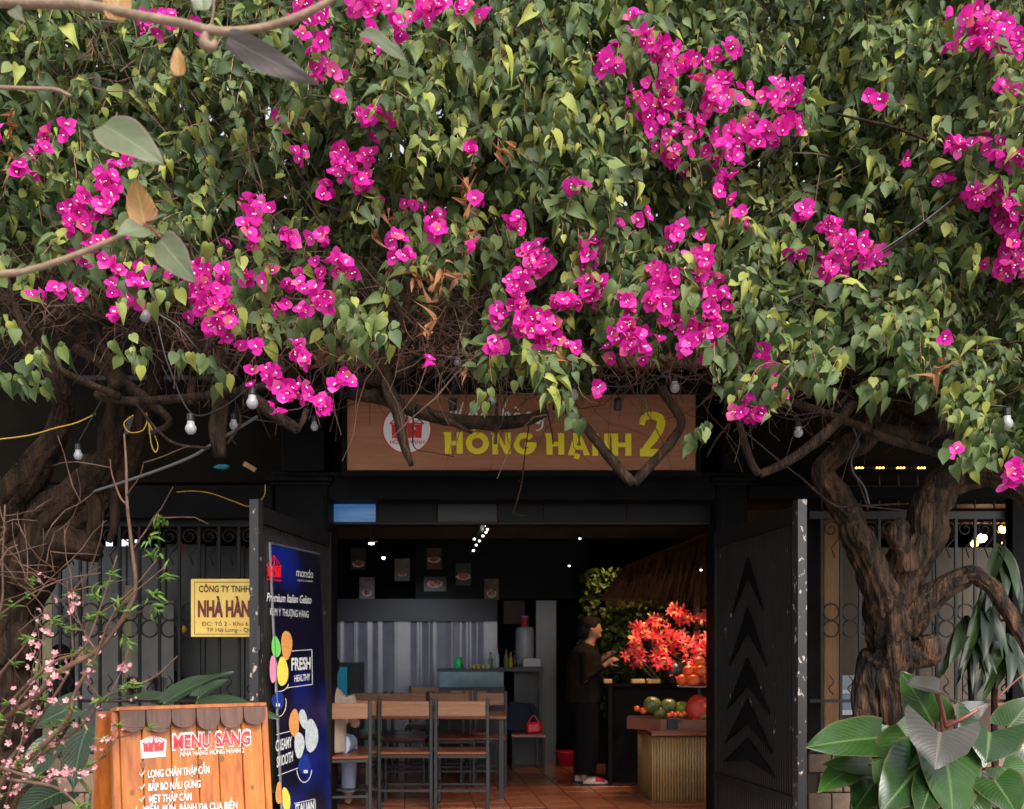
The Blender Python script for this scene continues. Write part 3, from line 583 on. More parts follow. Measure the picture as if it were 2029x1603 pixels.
# ------------------------------------------------------------------ fences
def ringtube(mb, c, r, t, n=16, axis='y'):
    mb.tube([(c[0] + r*math.cos(2*math.pi*k/n), c[1], c[2] + r*math.sin(2*math.pi*k/n), t) for k in range(n+1)], 5, cap=False)
def scroll(mb, c, r, t, flip=1, turns=1.4, n=22):
    pts = []
    for k in range(n+1):
        a = turns*2*math.pi*k/n; rr = r*(1-.75*k/n); pts.append((c[0] + flip*rr*math.cos(a), c[1], c[2] + rr*math.sin(a), t))
    mb.tube(pts, 5); return pts
def fence(px_first, nbar, step, label, right):
    x0 = X(px_first)
    Fn = thing('iron_fence', (x0 + nbar*step/2, FY+.1, .56), label, 'fence')
    yy = FY+.1; m = MAT['dark_iron'] if not right else MAT['iron_grey']
    zt = 2.44 if right else 2.38
    for z, h in ((zt, .06), (.62, .03), (.95, .025)): q = M(); q.box((x0-.1, yy-.02, z-h/2), (x0+nbar*step, yy+.02, z+h/2)); q.build('rail', m, Fn)
    b = M(); b.box((x0-.0105, yy-.0105, .60), (x0+.0105, yy+.0105, zt-.03)); bo = b.build('bar', m, Fn)
    r1 = M()
    ringtube(r1, (x0+step/2, yy, 1.665), step/2-.012, .0075); r1o = r1.build('ring', m, Fn, smooth=True)
    r2 = M(); ringtube(r2, (x0+step/2, yy, 1.53), step/2-.012, .0075); r2o = r2.build('ring', m, Fn, smooth=True)
    s_ = M(); scroll(s_, (x0+step/2, yy, zt-.11), .068, .006); s_.tube([(x0+step/2+.068, yy, zt-.11, .006), (x0+step/2+.06, yy, zt-.19, .006), (x0+step/2+.0, yy, zt-.26, .006), (x0+step/2+.03, yy, zt-.34, .006)], 5); so_ = s_.build('scroll', m, Fn, smooth=True)
    w = M(); w.tube([tuple(v) for v in cr([(x0+step/2+.02, yy, 1.0, .005), (x0+step/2-.02, yy, 1.05, .006), (x0+step/2+.02, yy, 1.10, .006), (x0+step/2-.015, yy, 1.16, .003)], 4)], 5); wo_ = w.build('wavy_spur', m, Fn, smooth=True)
    allp = [bo, r1o, r2o, so_, wo_]
    if right:
        sp_ = M(); sp_.lathe([(.006, 0), (.008, .12), (.022, .16), (.012, .20), (.001, .30)], (x0, yy, zt+.03), 8); allp.append(sp_.build('spearhead', m, Fn, smooth=True))
    for k in range(1, nbar):
        for o in allp:
            c = o.copy(); COL.objects.link(c); c.location.x += k*step
    return Fn
fence(348-8*40, 14, .1595, 'black iron fence with rings left of the entrance behind the yellow plaque', False)
fence(1636, 12, .1540, 'grey iron fence with scrolls and spearheads right of the entrance behind the old trunk', True)
q = M(); q.box((X(2003), FY-.02, .5), (X(2032), FY+.09, 2.66), 0, .006); props(q.build('fence_post', MAT['black_paint'], None, at=(X(2018), FY, .5)), 'square black post at the right edge of the iron fence', 'post')
# low block walls under both fences
def blockwall(xa, xb, label):
    Wn = thing('low_wall', ((xa+xb)/2, FY+.1, 0), label, 'wall')
    q = M(); q.box((xa, FY-.0, 0), (xb, FY+.2, .545)); q.build('mortar_core', MAT['mortar'], Wn)
    q = M(); q.box((xa, FY-.045, .548), (xb, FY+.22, .585), 0, .006); q.build('coping', MAT['mortar'], Wn)
    q = M(); q.obox((0, 0, 0), (.176, .03, .148), None, 0, .006); o = q.build('block', MAT['brick_beige']); me = o.data; bpy.data.objects.remove(o)
    for r_ in range(3):
        x = xa + .09 + (.09 if r_ % 2 else 0)
        while x < xb-.08:
            o = link('block', me, Wn); o.location = Vector((x, FY-.012+rng.uniform(-.004, .004), .465-r_*.157)) - org(Wn); x += .185
blockwall(X(1600), X(2100), 'low wall of beige blocks under the right fence')
blockwall(-4.3, X(540), 'low wall of beige blocks under the left fence')

# ------------------------------------------------------------------ plaque
pa, pb = P(378, 1262, 7.55), P(590, 1147, 7.55)
PL = thing('name_plaque', (pa.x+.4, 7.6, pa.z), 'yellow plaque with brown restaurant name wired to the left fence', 'plaque')
q = M(); q.box((pa.x, 7.55, pa.z), (pb.x, 7.58, pb.z), 0, .004); q.build('plate', MAT['plaque_yellow'], PL)
q = M(); text_mb(q, 'NHÀ HÀNG', P(392, 1221, 7.547), P(512, 1221, 7.547), 30*S, (0, 0, 1), off=.05); q.build('brown_lettering', MAT['plaque_brown'], PL)
q = M(); text_mb(q, 'CÔNG TY TNHH DV', P(394, 1173, 7.547), P(518, 1173, 7.547), 12.5*S, (0, 0, 1), off=.02)
text_mb(q, 'ĐC: Tổ 2 - Khu 6 - P.Hồng Hà', P(400, 1240, 7.547), P(560, 1240, 7.547), 8*S, (0, 0, 1), off=.0); text_mb(q, 'TP Hạ Long - Quảng Ninh', P(409, 1252, 7.547), P(545, 1252, 7.547), 8*S, (0, 0, 1), off=.0)
def fr(x0, y0, x1, y1, w=1.0):
    for a, b in (((x0, y0), (x1, y0+w)), ((x0, y1-w), (x1, y1)), ((x0, y0+w), (x0+w, y1-w)), ((x1-w, y0+w), (x1, y1-w))): q.poly([P(a[0], a[1], 7.547), P(b[0], a[1], 7.547), P(b[0], b[1], 7.547), P(a[0], b[1], 7.547)])
fr(385, 1153, 584, 1257); q.build('black_lettering', MAT['plaque_black'], PL)
# ------------------------------------------------------------------ bougainvillea: templates
def leaf_tpl(curl=.12, fold=.10, seed=0):
    st = [(-.06, .17), (.10, .32), (.32, .365), (.58, .27), (.80, .12)]
    v = [(0, .0, 0)]
    for y, w in st:
        z = -curl*y*y*1.6; tw = .03*math.sin(seed*3+y*7)
        v += [(-w, y, z+fold*w+tw), (0, max(y, .03), z-.01), (w, y, z+fold*w-tw)]
    v.append((0, 1.02, -curl*1.9))
    f = [(0, 1, 2), (0, 2, 3)]
    for i in range(4):
        a = 1+i*3; f += [(a, a+3, a+4), (a, a+4, a+1), (a+1, a+4, a+5), (a+1, a+5, a+2)]
    f += [(13, 16, 14), (14, 16, 15)]
    return np.array(v, float), np.array(f)
LT = [leaf_tpl(.10, .30, 0), leaf_tpl(.30, .55, 1), leaf_tpl(-.05, .18, 2), leaf_tpl(.45, .3, 3)]
LT += [leaf_tpl(.15, .6, 4), leaf_tpl(.6, .45, 5)]; LT[4] = (LT[4][0]*np.array([.6, 1, 1.2]), LT[4][1]); LT[5] = (LT[5][0]*np.array([.95, .9, 1.3]), LT[5][1])
LT[1] = (LT[1][0]*np.array([.82, 1, 1]), LT[1][1]); LT[2] = (LT[2][0]*np.array([1.12, 1, 1]), LT[2][1])
def bract(rot_, open_, seed, w=.42):
    r_ = np.random.default_rng(seed); v = []; f = []
    st = [(0.0, .06), (.22, .36), (.5, w), (.75, w*.85), (.93, w*.38)]
    for y, ww in st:
        z = .30*math.sin(y*2.6)*.5; v += [(-ww, y, z+.12*ww+r_.uniform(-.035, .035)), (0, y, z-.03), (ww, y, z+.12*ww+r_.uniform(-.035, .035))]
    v.append((0, 1.06, .05))
    for i in range(4):
        a = i*3; f += [(a, a+3, a+4), (a, a+4, a+1), (a+1, a+4, a+5), (a+1, a+5, a+2)]
    f += [(12, 15, 13), (13, 15, 14)]
    v = np.array(v); co, so2 = math.cos(open_), math.sin(open_)
    v = np.stack([v[:, 0], v[:, 1]*co - v[:, 2]*so2, v[:, 1]*so2 + v[:, 2]*co], 1)
    c2, s2 = math.cos(rot_), math.sin(rot_)
    return np.stack([v[:, 0]*c2 - v[:, 1]*s2, v[:, 0]*s2 + v[:, 1]*c2, v[:, 2]], 1), np.array(f)
def floret(seed):
    V = []; Fc = []; mi = []; b = 0; r_ = np.random.default_rng(seed+50)
    for k in range(3):
        v, f = bract(k*2.094 + r_.uniform(-.25, .25), r_.uniform(.25, .75), seed*7+k, r_.uniform(.46, .60)); V.append(v); Fc.append(f+b); mi += [0]*len(f); b += len(v)
    for k in range(r_.integers(1, 3)):
        c = np.array([r_.uniform(-.15, .15), r_.uniform(-.15, .15), .42 + .12*k]); n = 6
        v = [c + np.array([.085*math.cos(2*math.pi*i/n), .085*math.sin(2*math.pi*i/n), .02]) for i in range(n)] + [c - np.array([0, 0, .35])]
        V.append(np.array(v)); f = [(0, 1, 2), (0, 2, 3), (0, 3, 4), (0, 4, 5)] + [(6, (i+1) % n, i) for i in range(n)]
        Fc.append(np.array(f)+b); mi += [1]*len(f); b += len(v)
    return np.vstack(V), np.vstack(Fc), np.array(mi)
FT = [floret(i) for i in range(6)]
def frames(d, n, s):
    d = d/np.linalg.norm(d, axis=1)[:, None]; n = n - d*np.sum(n*d, 1)[:, None]; n /= (np.linalg.norm(n, axis=1)[:, None]+1e-9)
    x = np.cross(d, n); return np.stack([x, d, n], 2) * np.asarray(s)[:, None, None]

EDGE = [(-400, 600), (0, 585), (60, 600), (150, 620), (250, 625), (320, 640), (360, 670), (460, 700), (500, 690), (540, 710), (600, 700), (700, 735), (780, 700), (810, 640), (880, 640), (905, 725), (960, 765), (1000, 785), (1060, 785), (1090, 815), (1140, 825), (1200, 765), (1300, 735), (1400, 735), (1440, 800), (1530, 850), (1560, 800), (1640, 770), (1700, 780), (1760, 820), (1800, 790), (1850, 760), (1880, 880), (1940, 900), (2029, 930), (2400, 950)]
ex, ey = zip(*EDGE)
HOLES = [(865, 610, 95, 110, .92), (700, 640, 60, 60, .3), (60, 420, 80, 160, .5), (200, 600, 230, 60, .65), (990, 370, 130, 80, .6), (520, 300, 160, 90, .5), (300, 620, 120, 70, .8), (450, 680, 90, 50, .75), (820, 300, 160, 80, .5), (1640, 640, 110, 80, .4), (1690, 450, 60, 60, .3), (560, 520, 60, 90, .4), (1760, 720, 90, 40, .4), (120, 620, 140, 60, .5), (850, 500, 120, 60, .35)]
def dens(px, py):
    d = 1.0
    for cx, cy, rx, ry, k in HOLES:
        q = ((px-cx)/rx)**2 + ((py-cy)/ry)**2
        if q < 1.3: d *= 1 - k*max(0, 1-q/1.3)**.5
    d *= min(1, max(.25, 1.0 + 1.5*(mnoise.noise(Vector((px*.0075, py*.0085, 4.2))) + .5*mnoise.noise(Vector((px*.02, py*.02, 1.1))))))
    if px < 720: d *= .62
    elif px < 1000: d *= .8
    return d
def ysurf(x, z):
    return 5.65 + .62*mnoise.noise(Vector((x*.85+3, z*.95, 1.7))) + .22*mnoise.noise(Vector((x*2.3, z*2.3, 5.1))) + .04*max(0, z-3.8)**2 + .03*abs(x)
def sidew(px): return px + 40*mnoise.noise(Vector((px*.01, 0, 0)))
def gen_leaves(n, dlo, dhi, smin, smax, front):
    """shoots hanging out of the canopy; returns positions, tip dirs, normals, sizes, stems"""
    pos = []; dr = []; nm = []; sz = []; stems = []
    while len(pos) < n:
        px = rng.uniform(-260, 2290); py = rng.uniform(-200, 930); e = np.interp(px, ex, ey)
        L = rng.uniform(.12, .5) if front else .15
        if py > e - 60: continue
        if (front or py > 470) and rng.random() > dens(px, py): continue
        Yg = 5.7; p = P(px, py, Yg); y0 = ysurf(p.x, p.z); p = np.array(P(px, py, y0 + rng.uniform(dlo, dhi)))
        if front:
            dv = np.array([rng.normal(0, .45), -rng.uniform(.0, .55), rng.uniform(-1, .25)]); dv /= np.linalg.norm(dv); m = int(L/.036)+2; pts = []
            for k in range(m):
                pts.append((*p, .0022)); dv = dv + np.array([rng.normal(0, .10), rng.normal(0, .06)-.01, -.20]); dv /= np.linalg.norm(dv)
                ipx = CX + p[0]/p[1]*F; ipy = HY - (p[2]-CZ)/p[1]*F
                if ipy > np.interp(ipx, ex, ey)-22: break
                side = (1 if k % 2 else -1); lat = np.cross(dv, [0, -1, 0]); lat /= (np.linalg.norm(lat)+1e-6)
                t = dv*.35 + lat*side*rng.uniform(.2, 1.1) + np.array([rng.normal(0, .35), rng.normal(-.12, .35), -rng.uniform(.15, .95)])
                nn = np.array([rng.normal(0, .6), -1.0, rng.uniform(0, 1.7)])
                if rng.random() < .12: nn = rng.normal(0, 1, 3)
                pos.append(p + lat*side*.008 + rng.normal(0, .004, 3)); dr.append(t); nm.append(nn); sz.append((smin+(smax-smin)*rng.random()**1.3)*(1 if k < m-3 else .62))
                p = p + dv*.036
            stems.append(pts)
        else:
            t = np.array([rng.normal(0, .6), rng.normal(0, .4), -rng.uniform(.1, 1)]); nn = np.array([rng.normal(0, .6), -1, rng.uniform(-.2, 1.2)])
            pos.append(p); dr.append(t); nm.append(nn); sz.append(rng.uniform(smin, smax))
    return np.array(pos), np.array(dr), np.array(nm), np.array(sz), stems
lf = gen_leaves(12000, -.18, .36, .062, .128, True)
lm = gen_leaves(9500, .2, .9, .075, .13, False)
lb = gen_leaves(9500, .8, 1.5, .13, .20, False)
# sprays hanging clear of the canopy
EXTRA = [(40, 745, 40, 40, 16), (80, 700, 25, 20, 6), (262, 690, 30, 40, 9), (130, 690, 20, 15, 3), (400, 500, 60, 40, 8), (360, 710, 14, 14, 3), (435, 745, 18, 20, 4), (400, 705, 20, 10, 3), (958, 780, 12, 30, 4), (1115, 790, 22, 20, 5), (1060, 755, 40, 12, 6), (1150, 830, 15, 10, 3), (1395, 840, 14, 12, 3), (1365, 870, 14, 12, 3), (1625, 765, 28, 12, 5), (1735, 775, 28, 22, 9), (1830, 740, 20, 50, 14), (1930, 830, 35, 70, 30), (1935, 900, 40, 25, 12), (2010, 920, 20, 30, 6), (1480, 780, 40, 25, 10), (1530, 740, 30, 20, 8), (740, 650, 40, 30, 14), (690, 600, 25, 40, 12), (300, 580, 60, 30, 8), (20, 640, 30, 20, 6)]
ep = []
for cx, cy, rx, ry, k in EXTRA:
    yy = 5.5 + .15*math.sin(cx)
    for _ in range(int(k*1.8)):
        ep.append((P(cx + rng.normal(0, rx*.6), cy + rng.normal(0, ry*.55), yy+rng.normal(0, .07)), np.array([rng.normal(0, .5), rng.normal(-.1, .2), -1]), np.array([rng.normal(0, .4), -1, rng.uniform(.1, 1)]), rng.uniform(.06, .105)))
lx = (np.array([e[0] for e in ep]), np.array([e[1] for e in ep]), np.array([e[2] for e in ep]), np.array([e[3] for e in ep]))
fpos = np.vstack([lf[0], lx[0]]); fdir = np.vstack([lf[1], lx[1]]); fn_ = np.vstack([lf[2], lx[2]]); fs_ = np.concatenate([lf[3], lx[3]])
fM = frames(fdir, fn_, fs_)

# ------------------------------------------------------------------ flowers
CL = [(185,400,55,26,10),(160,450,28,32,7),(215,500,35,30,7),(245,570,42,28,9),(110,580,35,10,4),(235,628,10,8,1),(80,300,25,15,3),(110,270,30,15,3),(45,335,22,15,3),(220,350,28,26,5),(240,310,25,18,3),(0,265,10,10,2),(415,560,42,36,13),(420,610,46,42,14),(495,550,12,12,2),(490,690,18,10,2),(440,640,28,20,5),(500,410,28,22,4),(500,460,28,26,4),(585,462,28,13,4),(630,470,18,13,3),(680,520,22,20,5),(600,555,42,26,6),(560,605,13,13,2),(605,610,16,18,2),(645,590,18,20,4),(585,690,13,10,2),(607,712,16,10,2),(540,752,24,24,6),(555,790,20,22,4),(595,775,20,20,4),(640,805,16,14,4),(685,745,14,12,3),(665,765,12,12,2),(700,330,46,46,22),(590,310,16,12,2),(575,245,15,15,3),(640,140,28,14,3),(320,45,40,18,7),(600,30,40,26,5),(620,70,28,36,6),(735,15,40,18,7),(830,20,33,22,7),(760,60,38,26,4),(930,15,25,14,4),(680,190,18,18,2),(720,230,28,14,5),(760,240,18,12,2),(932,295,12,12,2),(940,392,11,12,2),(815,402,12,10,2),(865,440,16,12,3),(870,465,18,12,3),(788,470,12,10,2),(785,505,16,8,2),(808,507,14,8,2),(940,490,6,10,1),(845,718,5,9,1),(640,380,14,20,2),(520,560,10,10,1),
(1020,440,13,15,4),(1055,515,36,26,10),(1030,562,22,26,7),(1165,500,28,28,12),(1168,555,30,36,14),(1115,600,28,18,6),(1025,628,42,26,12),(1070,660,38,32,12),(1085,690,20,14,4),(985,688,11,14,3),(1125,680,16,10,2),(1238,600,16,20,4),(1240,645,26,28,7),(1262,678,44,22,10),(1300,540,26,20,7),(1335,465,17,16,4),(1320,560,26,36,8),(1387,518,28,32,12),(1412,602,32,32,10),(1335,632,16,12,3),(1400,660,38,22,10),(1385,690,32,12,5),(1300,600,26,20,4),(1150,370,28,12,4),(1432,385,15,10,2),(1470,430,8,16,2),(1440,330,22,28,8),(1440,298,22,22,6),(1335,300,32,26,8),(1370,262,55,26,14),(1480,262,55,26,11),(1560,255,38,18,8),(1500,290,10,8,1),(1290,190,48,28,14),(1300,250,38,22,8),(1320,110,36,36,12),(1290,80,28,28,8),(1200,120,28,20,6),(1430,190,58,36,18),(1540,190,38,28,12),(1390,130,58,18,9),(1440,95,18,14,3),(1250,30,26,12,2),(1595,425,13,12,3),(1650,450,24,14,6),(1690,482,28,16,7),(1680,508,42,22,11),(1650,540,22,12,4),(1722,502,12,12,2),(1580,510,10,10,1),(1930,40,38,22,9),(1950,80,48,22,11),(2010,90,22,28,6),(1985,175,28,10,3),(1905,290,28,8,4),(1962,292,22,10,3),(2010,305,18,14,5),(1935,382,42,16,12),(1990,400,36,24,12),(2000,430,28,24,8),(2010,480,20,20,7),(2000,522,26,20,8),(1868,360,12,10,2),(1790,325,7,10,1),(1515,705,13,12,3),(1518,728,12,10,2),(1485,820,32,12,6),(1500,800,14,10,2),(1540,780,8,7,1),(1185,765,8,8,1),(1875,675,8,7,1),(1893,895,9,7,1),(2015,940,16,22,6),(1740,200,20,12,2),(1215,445,10,10,1),(1265,430,12,10,1)]
fl_rows = []
for ci, (cx, cy, rx, ry, n) in enumerate(CL):
    p0 = P(cx, cy, 5.6); y0 = min(ysurf(p0.x, p0.z), 5.7) - .25 if cy < 560 else 5.42
    if cy >= 560: y0 = min(y0, ysurf(p0.x, p0.z)) - .1
    if cy < 290 and 1180 < cx < 1580: n *= .72
    for k in range(int(n*1.7+.5)):
        a = rng.uniform(0, 6.283); r = math.sqrt(rng.random()); r *= 1.0 if rng.random() < .72 else 1.8; px, py = cx + rx*r*math.cos(a), cy + ry*r*math.sin(a)
        dd = np.array([rng.normal(0, .55), -1, rng.normal(-.05, .5)])
        u = rng.normal(0, 1, 3)
        fl_rows.append((np.array(P(px, py, y0 + rng.normal(0, .035) + .08*r*r)), dd, u, rng.uniform(.044, .064), px))
fp = np.array([r[0] for r in fl_rows]); fz = np.array([r[1] for r in fl_rows]); fu = np.array([r[2] for r in fl_rows]); fsz = np.array([r[3] for r in fl_rows]); fpx = np.array([r[4] for r in fl_rows])
fFM = frames(fu, fz, fsz)        # columns x, y(dir in bract plane), z towards viewer

# ------------------------------------------------------------------ the two bougainvilleas
def yc(Y): return Y if Y > 6.6 else 6.6 - (6.6-Y)*.55
def limb(mb, rows, n=16, k=5, wob=.16, s=1.0, seed=0):
    """rows (px,py,Y,r_px)"""
    pts = [(*P(a, b, yc(Y)), r*yc(Y)/F*s) for a, b, Y, r in rows]; c = cr(pts, k); c[:, 3] = np.maximum(c[:, 3], .002)
    for i in range(len(c)):
        c[i, :3] += np.array([mnoise.noise(Vector((c[i, 2]*3, seed, i*.1))), mnoise.noise(Vector((seed+9, c[i, 2]*3, i*.1))), 0])*c[i, 3]*.35
    return mb.tube(c, n, wob=wob, seed=seed)
VL = thing('bougainvillea', P(40, 1640, 6.6) * 1.0, 'left half of the magenta bougainvillea canopy on an old leaning trunk', 'flowering vine', 'bougainvilleas over the entrance'); 
VR = thing('bougainvillea', P(1770, 1640, 6.7) * 1.0, 'right half of the magenta bougainvillea canopy on a gnarled forked trunk', 'flowering vine', 'bougainvilleas over the entrance')
q = M()
limb(q, [(20,1700,6.7,75), (25,1500,6.7,58), (15,1330,6.7,50), (10,1200,6.65,52), (55,1110,6.6,52), (110,1020,6.5,42), (175,960,6.3,32), (215,890,6.1,24), (232,800,5.9,18), (225,700,5.6,12)], 44, 14, .3, seed=1)
limb(q, [(10,1190,6.65,40), (-10,1080,6.5,42), (30,990,6.4,36), (85,900,6.2,28), (125,820,6.0,20), (110,740,5.7,15), (60,640,5.5,10)], 36, 13, .3, seed=2)
limb(q, [(60,1120,6.6,30), (130,1060,6.5,26), (205,990,6.4,22), (262,900,6.2,17), (290,800,6.0,14), (330,690,5.7,10)], 30, 12, .25, seed=3)
limb(q, [(40,1150,6.55,38), (110,1080,6.4,34), (165,1085,6.3,26), (190,1098,6.25,16)], 30, 12, .3, seed=4)
limb(q, [(170,900,6.2,14), (178,960,6.25,14), (188,1020,6.3,15), (180,1085,6.3,12)], 14, 7, .15, seed=5)
limb(q, [(215,890,6.2,12), (222,960,6.3,11), (228,1030,6.35,9), (215,1075,6.35,5)], 12, 6, .15, seed=6)
limb(q, [(-40,1230,6.7,45), (30,1290,6.6,40), (60,1250,6.5,26)], 16, 7, .25, seed=7)
q.build('trunk', MAT['bark'], VL, smooth=True)
q = M()
for sd, (rows, n) in enumerate([
    ([(190,782,5.3,9), (260,795,5.25,9), (350,790,5.2,9), (440,780,5.2,8), (530,762,5.15,9), (560,730,5.2,8)], 10),
    ([(12,500,5.0,5), (22,580,4.95,5), (52,660,4.9,5.5), (110,725,5.0,6), (175,760,5.1,7), (240,785,5.2,8)], 8),
    ([(430,690,5.4,14), (440,790,5.3,17), (430,860,5.2,16), (436,905,5.2,12)], 12),
    ([(480,770,5.2,11), (530,810,5.1,13), (590,852,5.05,10)], 12), ([(590,856,5.05,4), (600,835,5.05,6), (608,812,5.1,6)], 8),
    ([(375,800,5.2,7), (380,750,5.25,8), (390,700,5.3,9), (395,640,5.4,8)], 10), ([(380,740,5.2,4), (405,700,5.2,5), (430,660,5.2,5)], 7),
    ([(300,860,5.5,6), (335,830,5.5,7), (250,760,5.5,12), (205,690,5.5,9), (190,640,5.5,8)], 8),
    ([(150,690,5.6,10), (200,720,5.5,10), (235,770,5.4,11)], 10), ([(40,600,5.7,14), (110,620,5.7,12), (200,640,5.7,10), (300,600,5.7,9)], 10),
    ([(270,800,5.2,3), (310,850,5.15,3), (350,880,5.15,3), (415,888,5.15,3)], 6), ([(470,800,5.3,3), (475,840,5.3,3), (450,880,5.2,3.5)], 6),
    ([(185,760,5.2,2), (225,700,5.1,2.5), (260,650,5.0,2), (285,610,5,2)], 5), ([(50,620,5,1.6), (62,650,4.95,2), (100,640,4.9,2), (150,610,4.9,2), (180,560,4.9,1.5)], 5),
    ([(295,610,4.8,1.5), (350,640,4.8,1.8), (400,700,4.85,1.5)], 5), ([(-80,520,5.4,14), (-20,610,5.5,13), (60,690,5.6,14), (120,800,5.9,14)], 10),
    ([(780,690,5.6,9), (770,760,5.5,13), (790,820,5.4,13), (800,880,5.35,9), (815,922,5.3,5)], 12),
    ([(690,780,5.7,11), (760,790,5.6,14), (830,815,5.5,13), (900,832,5.5,13), (980,838,5.5,14), (1050,830,5.55,11), (1085,815,5.6,8)], 14),
    ([(850,815,5.45,4), (900,840,5.4,6), (935,858,5.38,3)], 7), ([(650,730,5.8,12), (720,755,5.7,13), (780,745,5.6,12), (850,700,5.7,9)], 10),
    ([(560,640,5.9,16), (580,740,5.9,14), (540,800,5.8,10)], 10), ([(490,560,5.9,14), (510,640,5.9,15), (500,720,5.8,12)], 10),
    ([(340,560,5.9,13), (330,660,5.9,12), (300,760,5.9,9)], 10), ([(860,480,5.9,10), (840,580,5.9,9), (800,700,5.8,9)], 8), ([(960,600,5.9,7), (930,680,5.8,8), (870,740,5.7,8)], 8),
    ([(820,800,5.3,1.3), (818,850,5.3,1.3), (822,888,5.3,1.2), (860,897,5.3,1), (900,905,5.3,1)], 4),
    ([(1050,830,5.3,1.2), (1040,900,5.3,1.3), (1035,950,5.3,1.5), (1025,990,5.3,1.6), (1016,1018,5.3,1)], 4), ([(1035,958,5.3,.9), (1026,952,5.3,1.0)], 4), ([(1017,1016,5.3,1), (1028,1022,5.3,1), (1042,1021,5.3,.8)], 4)]):
    q = M(); limb(q, rows, n, 5, .2 if n > 7 else 0, seed=10+sd); q.build('branch', MAT['bark_grey'], VL, smooth=True)
q = M()
limb(q, [(1745,1720,6.8,80), (1762,1500,6.8,64), (1762,1400,6.8,54), (1768,1300,6.75,54), (1770,1225,6.7,56), (1785,1150,6.65,46), (1815,1080,6.6,44), (1845,1010,6.5,38), (1875,960,6.4,36), (1930,935,6.2,34), (1990,940,6.0,30), (2060,980,5.9,30), (2120,900,5.8,26), (2150,760,5.6,20), (2100,600,5.5,15)], 54, 15, .32, s=.84, seed=31)
limb(q, [(1765,1240,6.7,45), (1740,1160,6.6,38), (1712,1090,6.5,33), (1685,1030,6.45,30), (1655,975,6.4,28), (1632,930,6.35,24), (1665,895,6.3,24), (1715,870,6.2,24), (1728,835,6.1,16), (1740,780,6.0,13), (1780,700,5.8,12)], 44, 15, .3, s=.84, seed=32)
limb(q, [(1790,1240,6.65,38), (1850,1180,6.5,30), (1900,1150,6.4,25), (1930,1140,6.35,20), (1965,1165,6.3,18), (2000,1215,6.3,16), (2025,1265,6.3,13), (2060,1330,6.3,13)], 36, 14, .3, s=.84, seed=33)
limb(q, [(1738,1300,6.7,30), (1722,1360,6.75,28), (1716,1440,6.8,30), (1705,1560,6.8,36)], 40, 14, .32, s=.92, seed=34)
limb(q, [(1790,1300,6.65,30), (1840,1290,6.55,30), (1838,1262,6.5,18)], 16, 7, .25, s=.92, seed=35)
limb(q, [(1795,1130,6.5,22), (1790,1090,6.45,20), (1775,1060,6.4,20), (1795,1035,6.4,15)], 16, 7, .25, s=.92, seed=36)
for (a, b, r_) in () and ((1780,1150,13),(1845,1140,16),(1790,1185,20),(1825,1265,18),(1740,1330,20),(1800,1360,24)): q.ell(P(a, b, 6.45), (r_*.0036, r_*.003, r_*.0042), 12, 9, 0, None, .5)
tr_ = q.build('trunk', MAT['bark_warm'], VR, smooth=True)
q = M()
for sd, (rows, n) in enumerate([
    ([(1110,800,5.3,7), (1150,835,5.2,9), (1195,890,5.15,10), (1235,940,5.1,10), (1256,958,5.1,8)], 12), ([(1256,958,5.1,9), (1290,920,5.1,9), (1330,875,5.1,9), (1350,835,5.15,9), (1330,800,5.2,9), (1310,770,5.3,9)], 12),
    ([(1462,830,5.2,6), (1475,880,5.2,7), (1490,920,5.2,8), (1506,940,5.2,7)], 10), ([(1506,940,5.2,8), (1560,915,5.2,9), (1610,880,5.25,10), (1655,840,5.3,10), (1690,800,5.4,10)], 12),
    ([(1545,785,5.3,6), (1600,808,5.3,8), (1680,835,5.35,8), (1760,870,5.4,8), (1830,890,5.5,8), (1880,905,5.6,7), (1900,915,5.7,4)], 10),
    ([(1640,820,5.4,4), (1665,800,5.4,5), (1690,770,5.4,4)], 6), ([(1700,790,5.9,16), (1780,800,5.9,18), (1850,840,5.9,16), (1920,880,6.0,16)], 12),
    ([(1840,830,5.6,14), (1870,790,5.5,16), (1855,755,5.4,12)], 12), ([(1730,850,5.8,16), (1800,860,5.8,15), (1900,850,5.9,14), (2000,880,6,14)], 10),
    ([(1560,690,5.9,9), (1640,720,5.9,10), (1720,740,5.8,10), (1800,700,5.8,9)], 8), ([(1400,690,5.8,8), (1450,760,5.7,8), (1460,830,5.5,6)], 8),
    ([(1400,905,5.5,2.5), (1420,870,5.4,2.5), (1445,840,5.4,3)], 5), ([(1580,940,5.8,2.2), (1650,1000,5.8,2.5), (1700,1002,5.9,2), (1800,998,5.9,2)], 5), ([(1690,930,5.9,2), (1710,980,5.9,2), (1720,1010,5.9,1.5)], 5),
    ([(1180,640,5.6,8), (1110,740,5.5,8), (1100,810,5.4,6)], 8), ([(985,800,5,3), (983,850,4.95,3), (981,880,4.95,3.5)], 6), ([(1080,800,5,1.5), (1092,850,4.95,1.6), (1096,880,4.95,1.5)], 5),
    ([(1655,225,4.6,2), (1720,240,4.5,3), (1780,255,4.5,3), (1860,290,4.5,3), (1895,320,4.55,2.5), (1860,350,4.6,1.5)], 6), ([(1500,620,5,2), (1560,590,4.9,2.2), (1700,530,4.7,2.5), (1850,430,4.6,2.5), (2040,250,4.6,2)], 6)]):
    q = M(); limb(q, rows, n, 5, .2 if n > 7 else 0, seed=60+sd); q.build('branch', MAT['bark_grey'], VR, smooth=True)

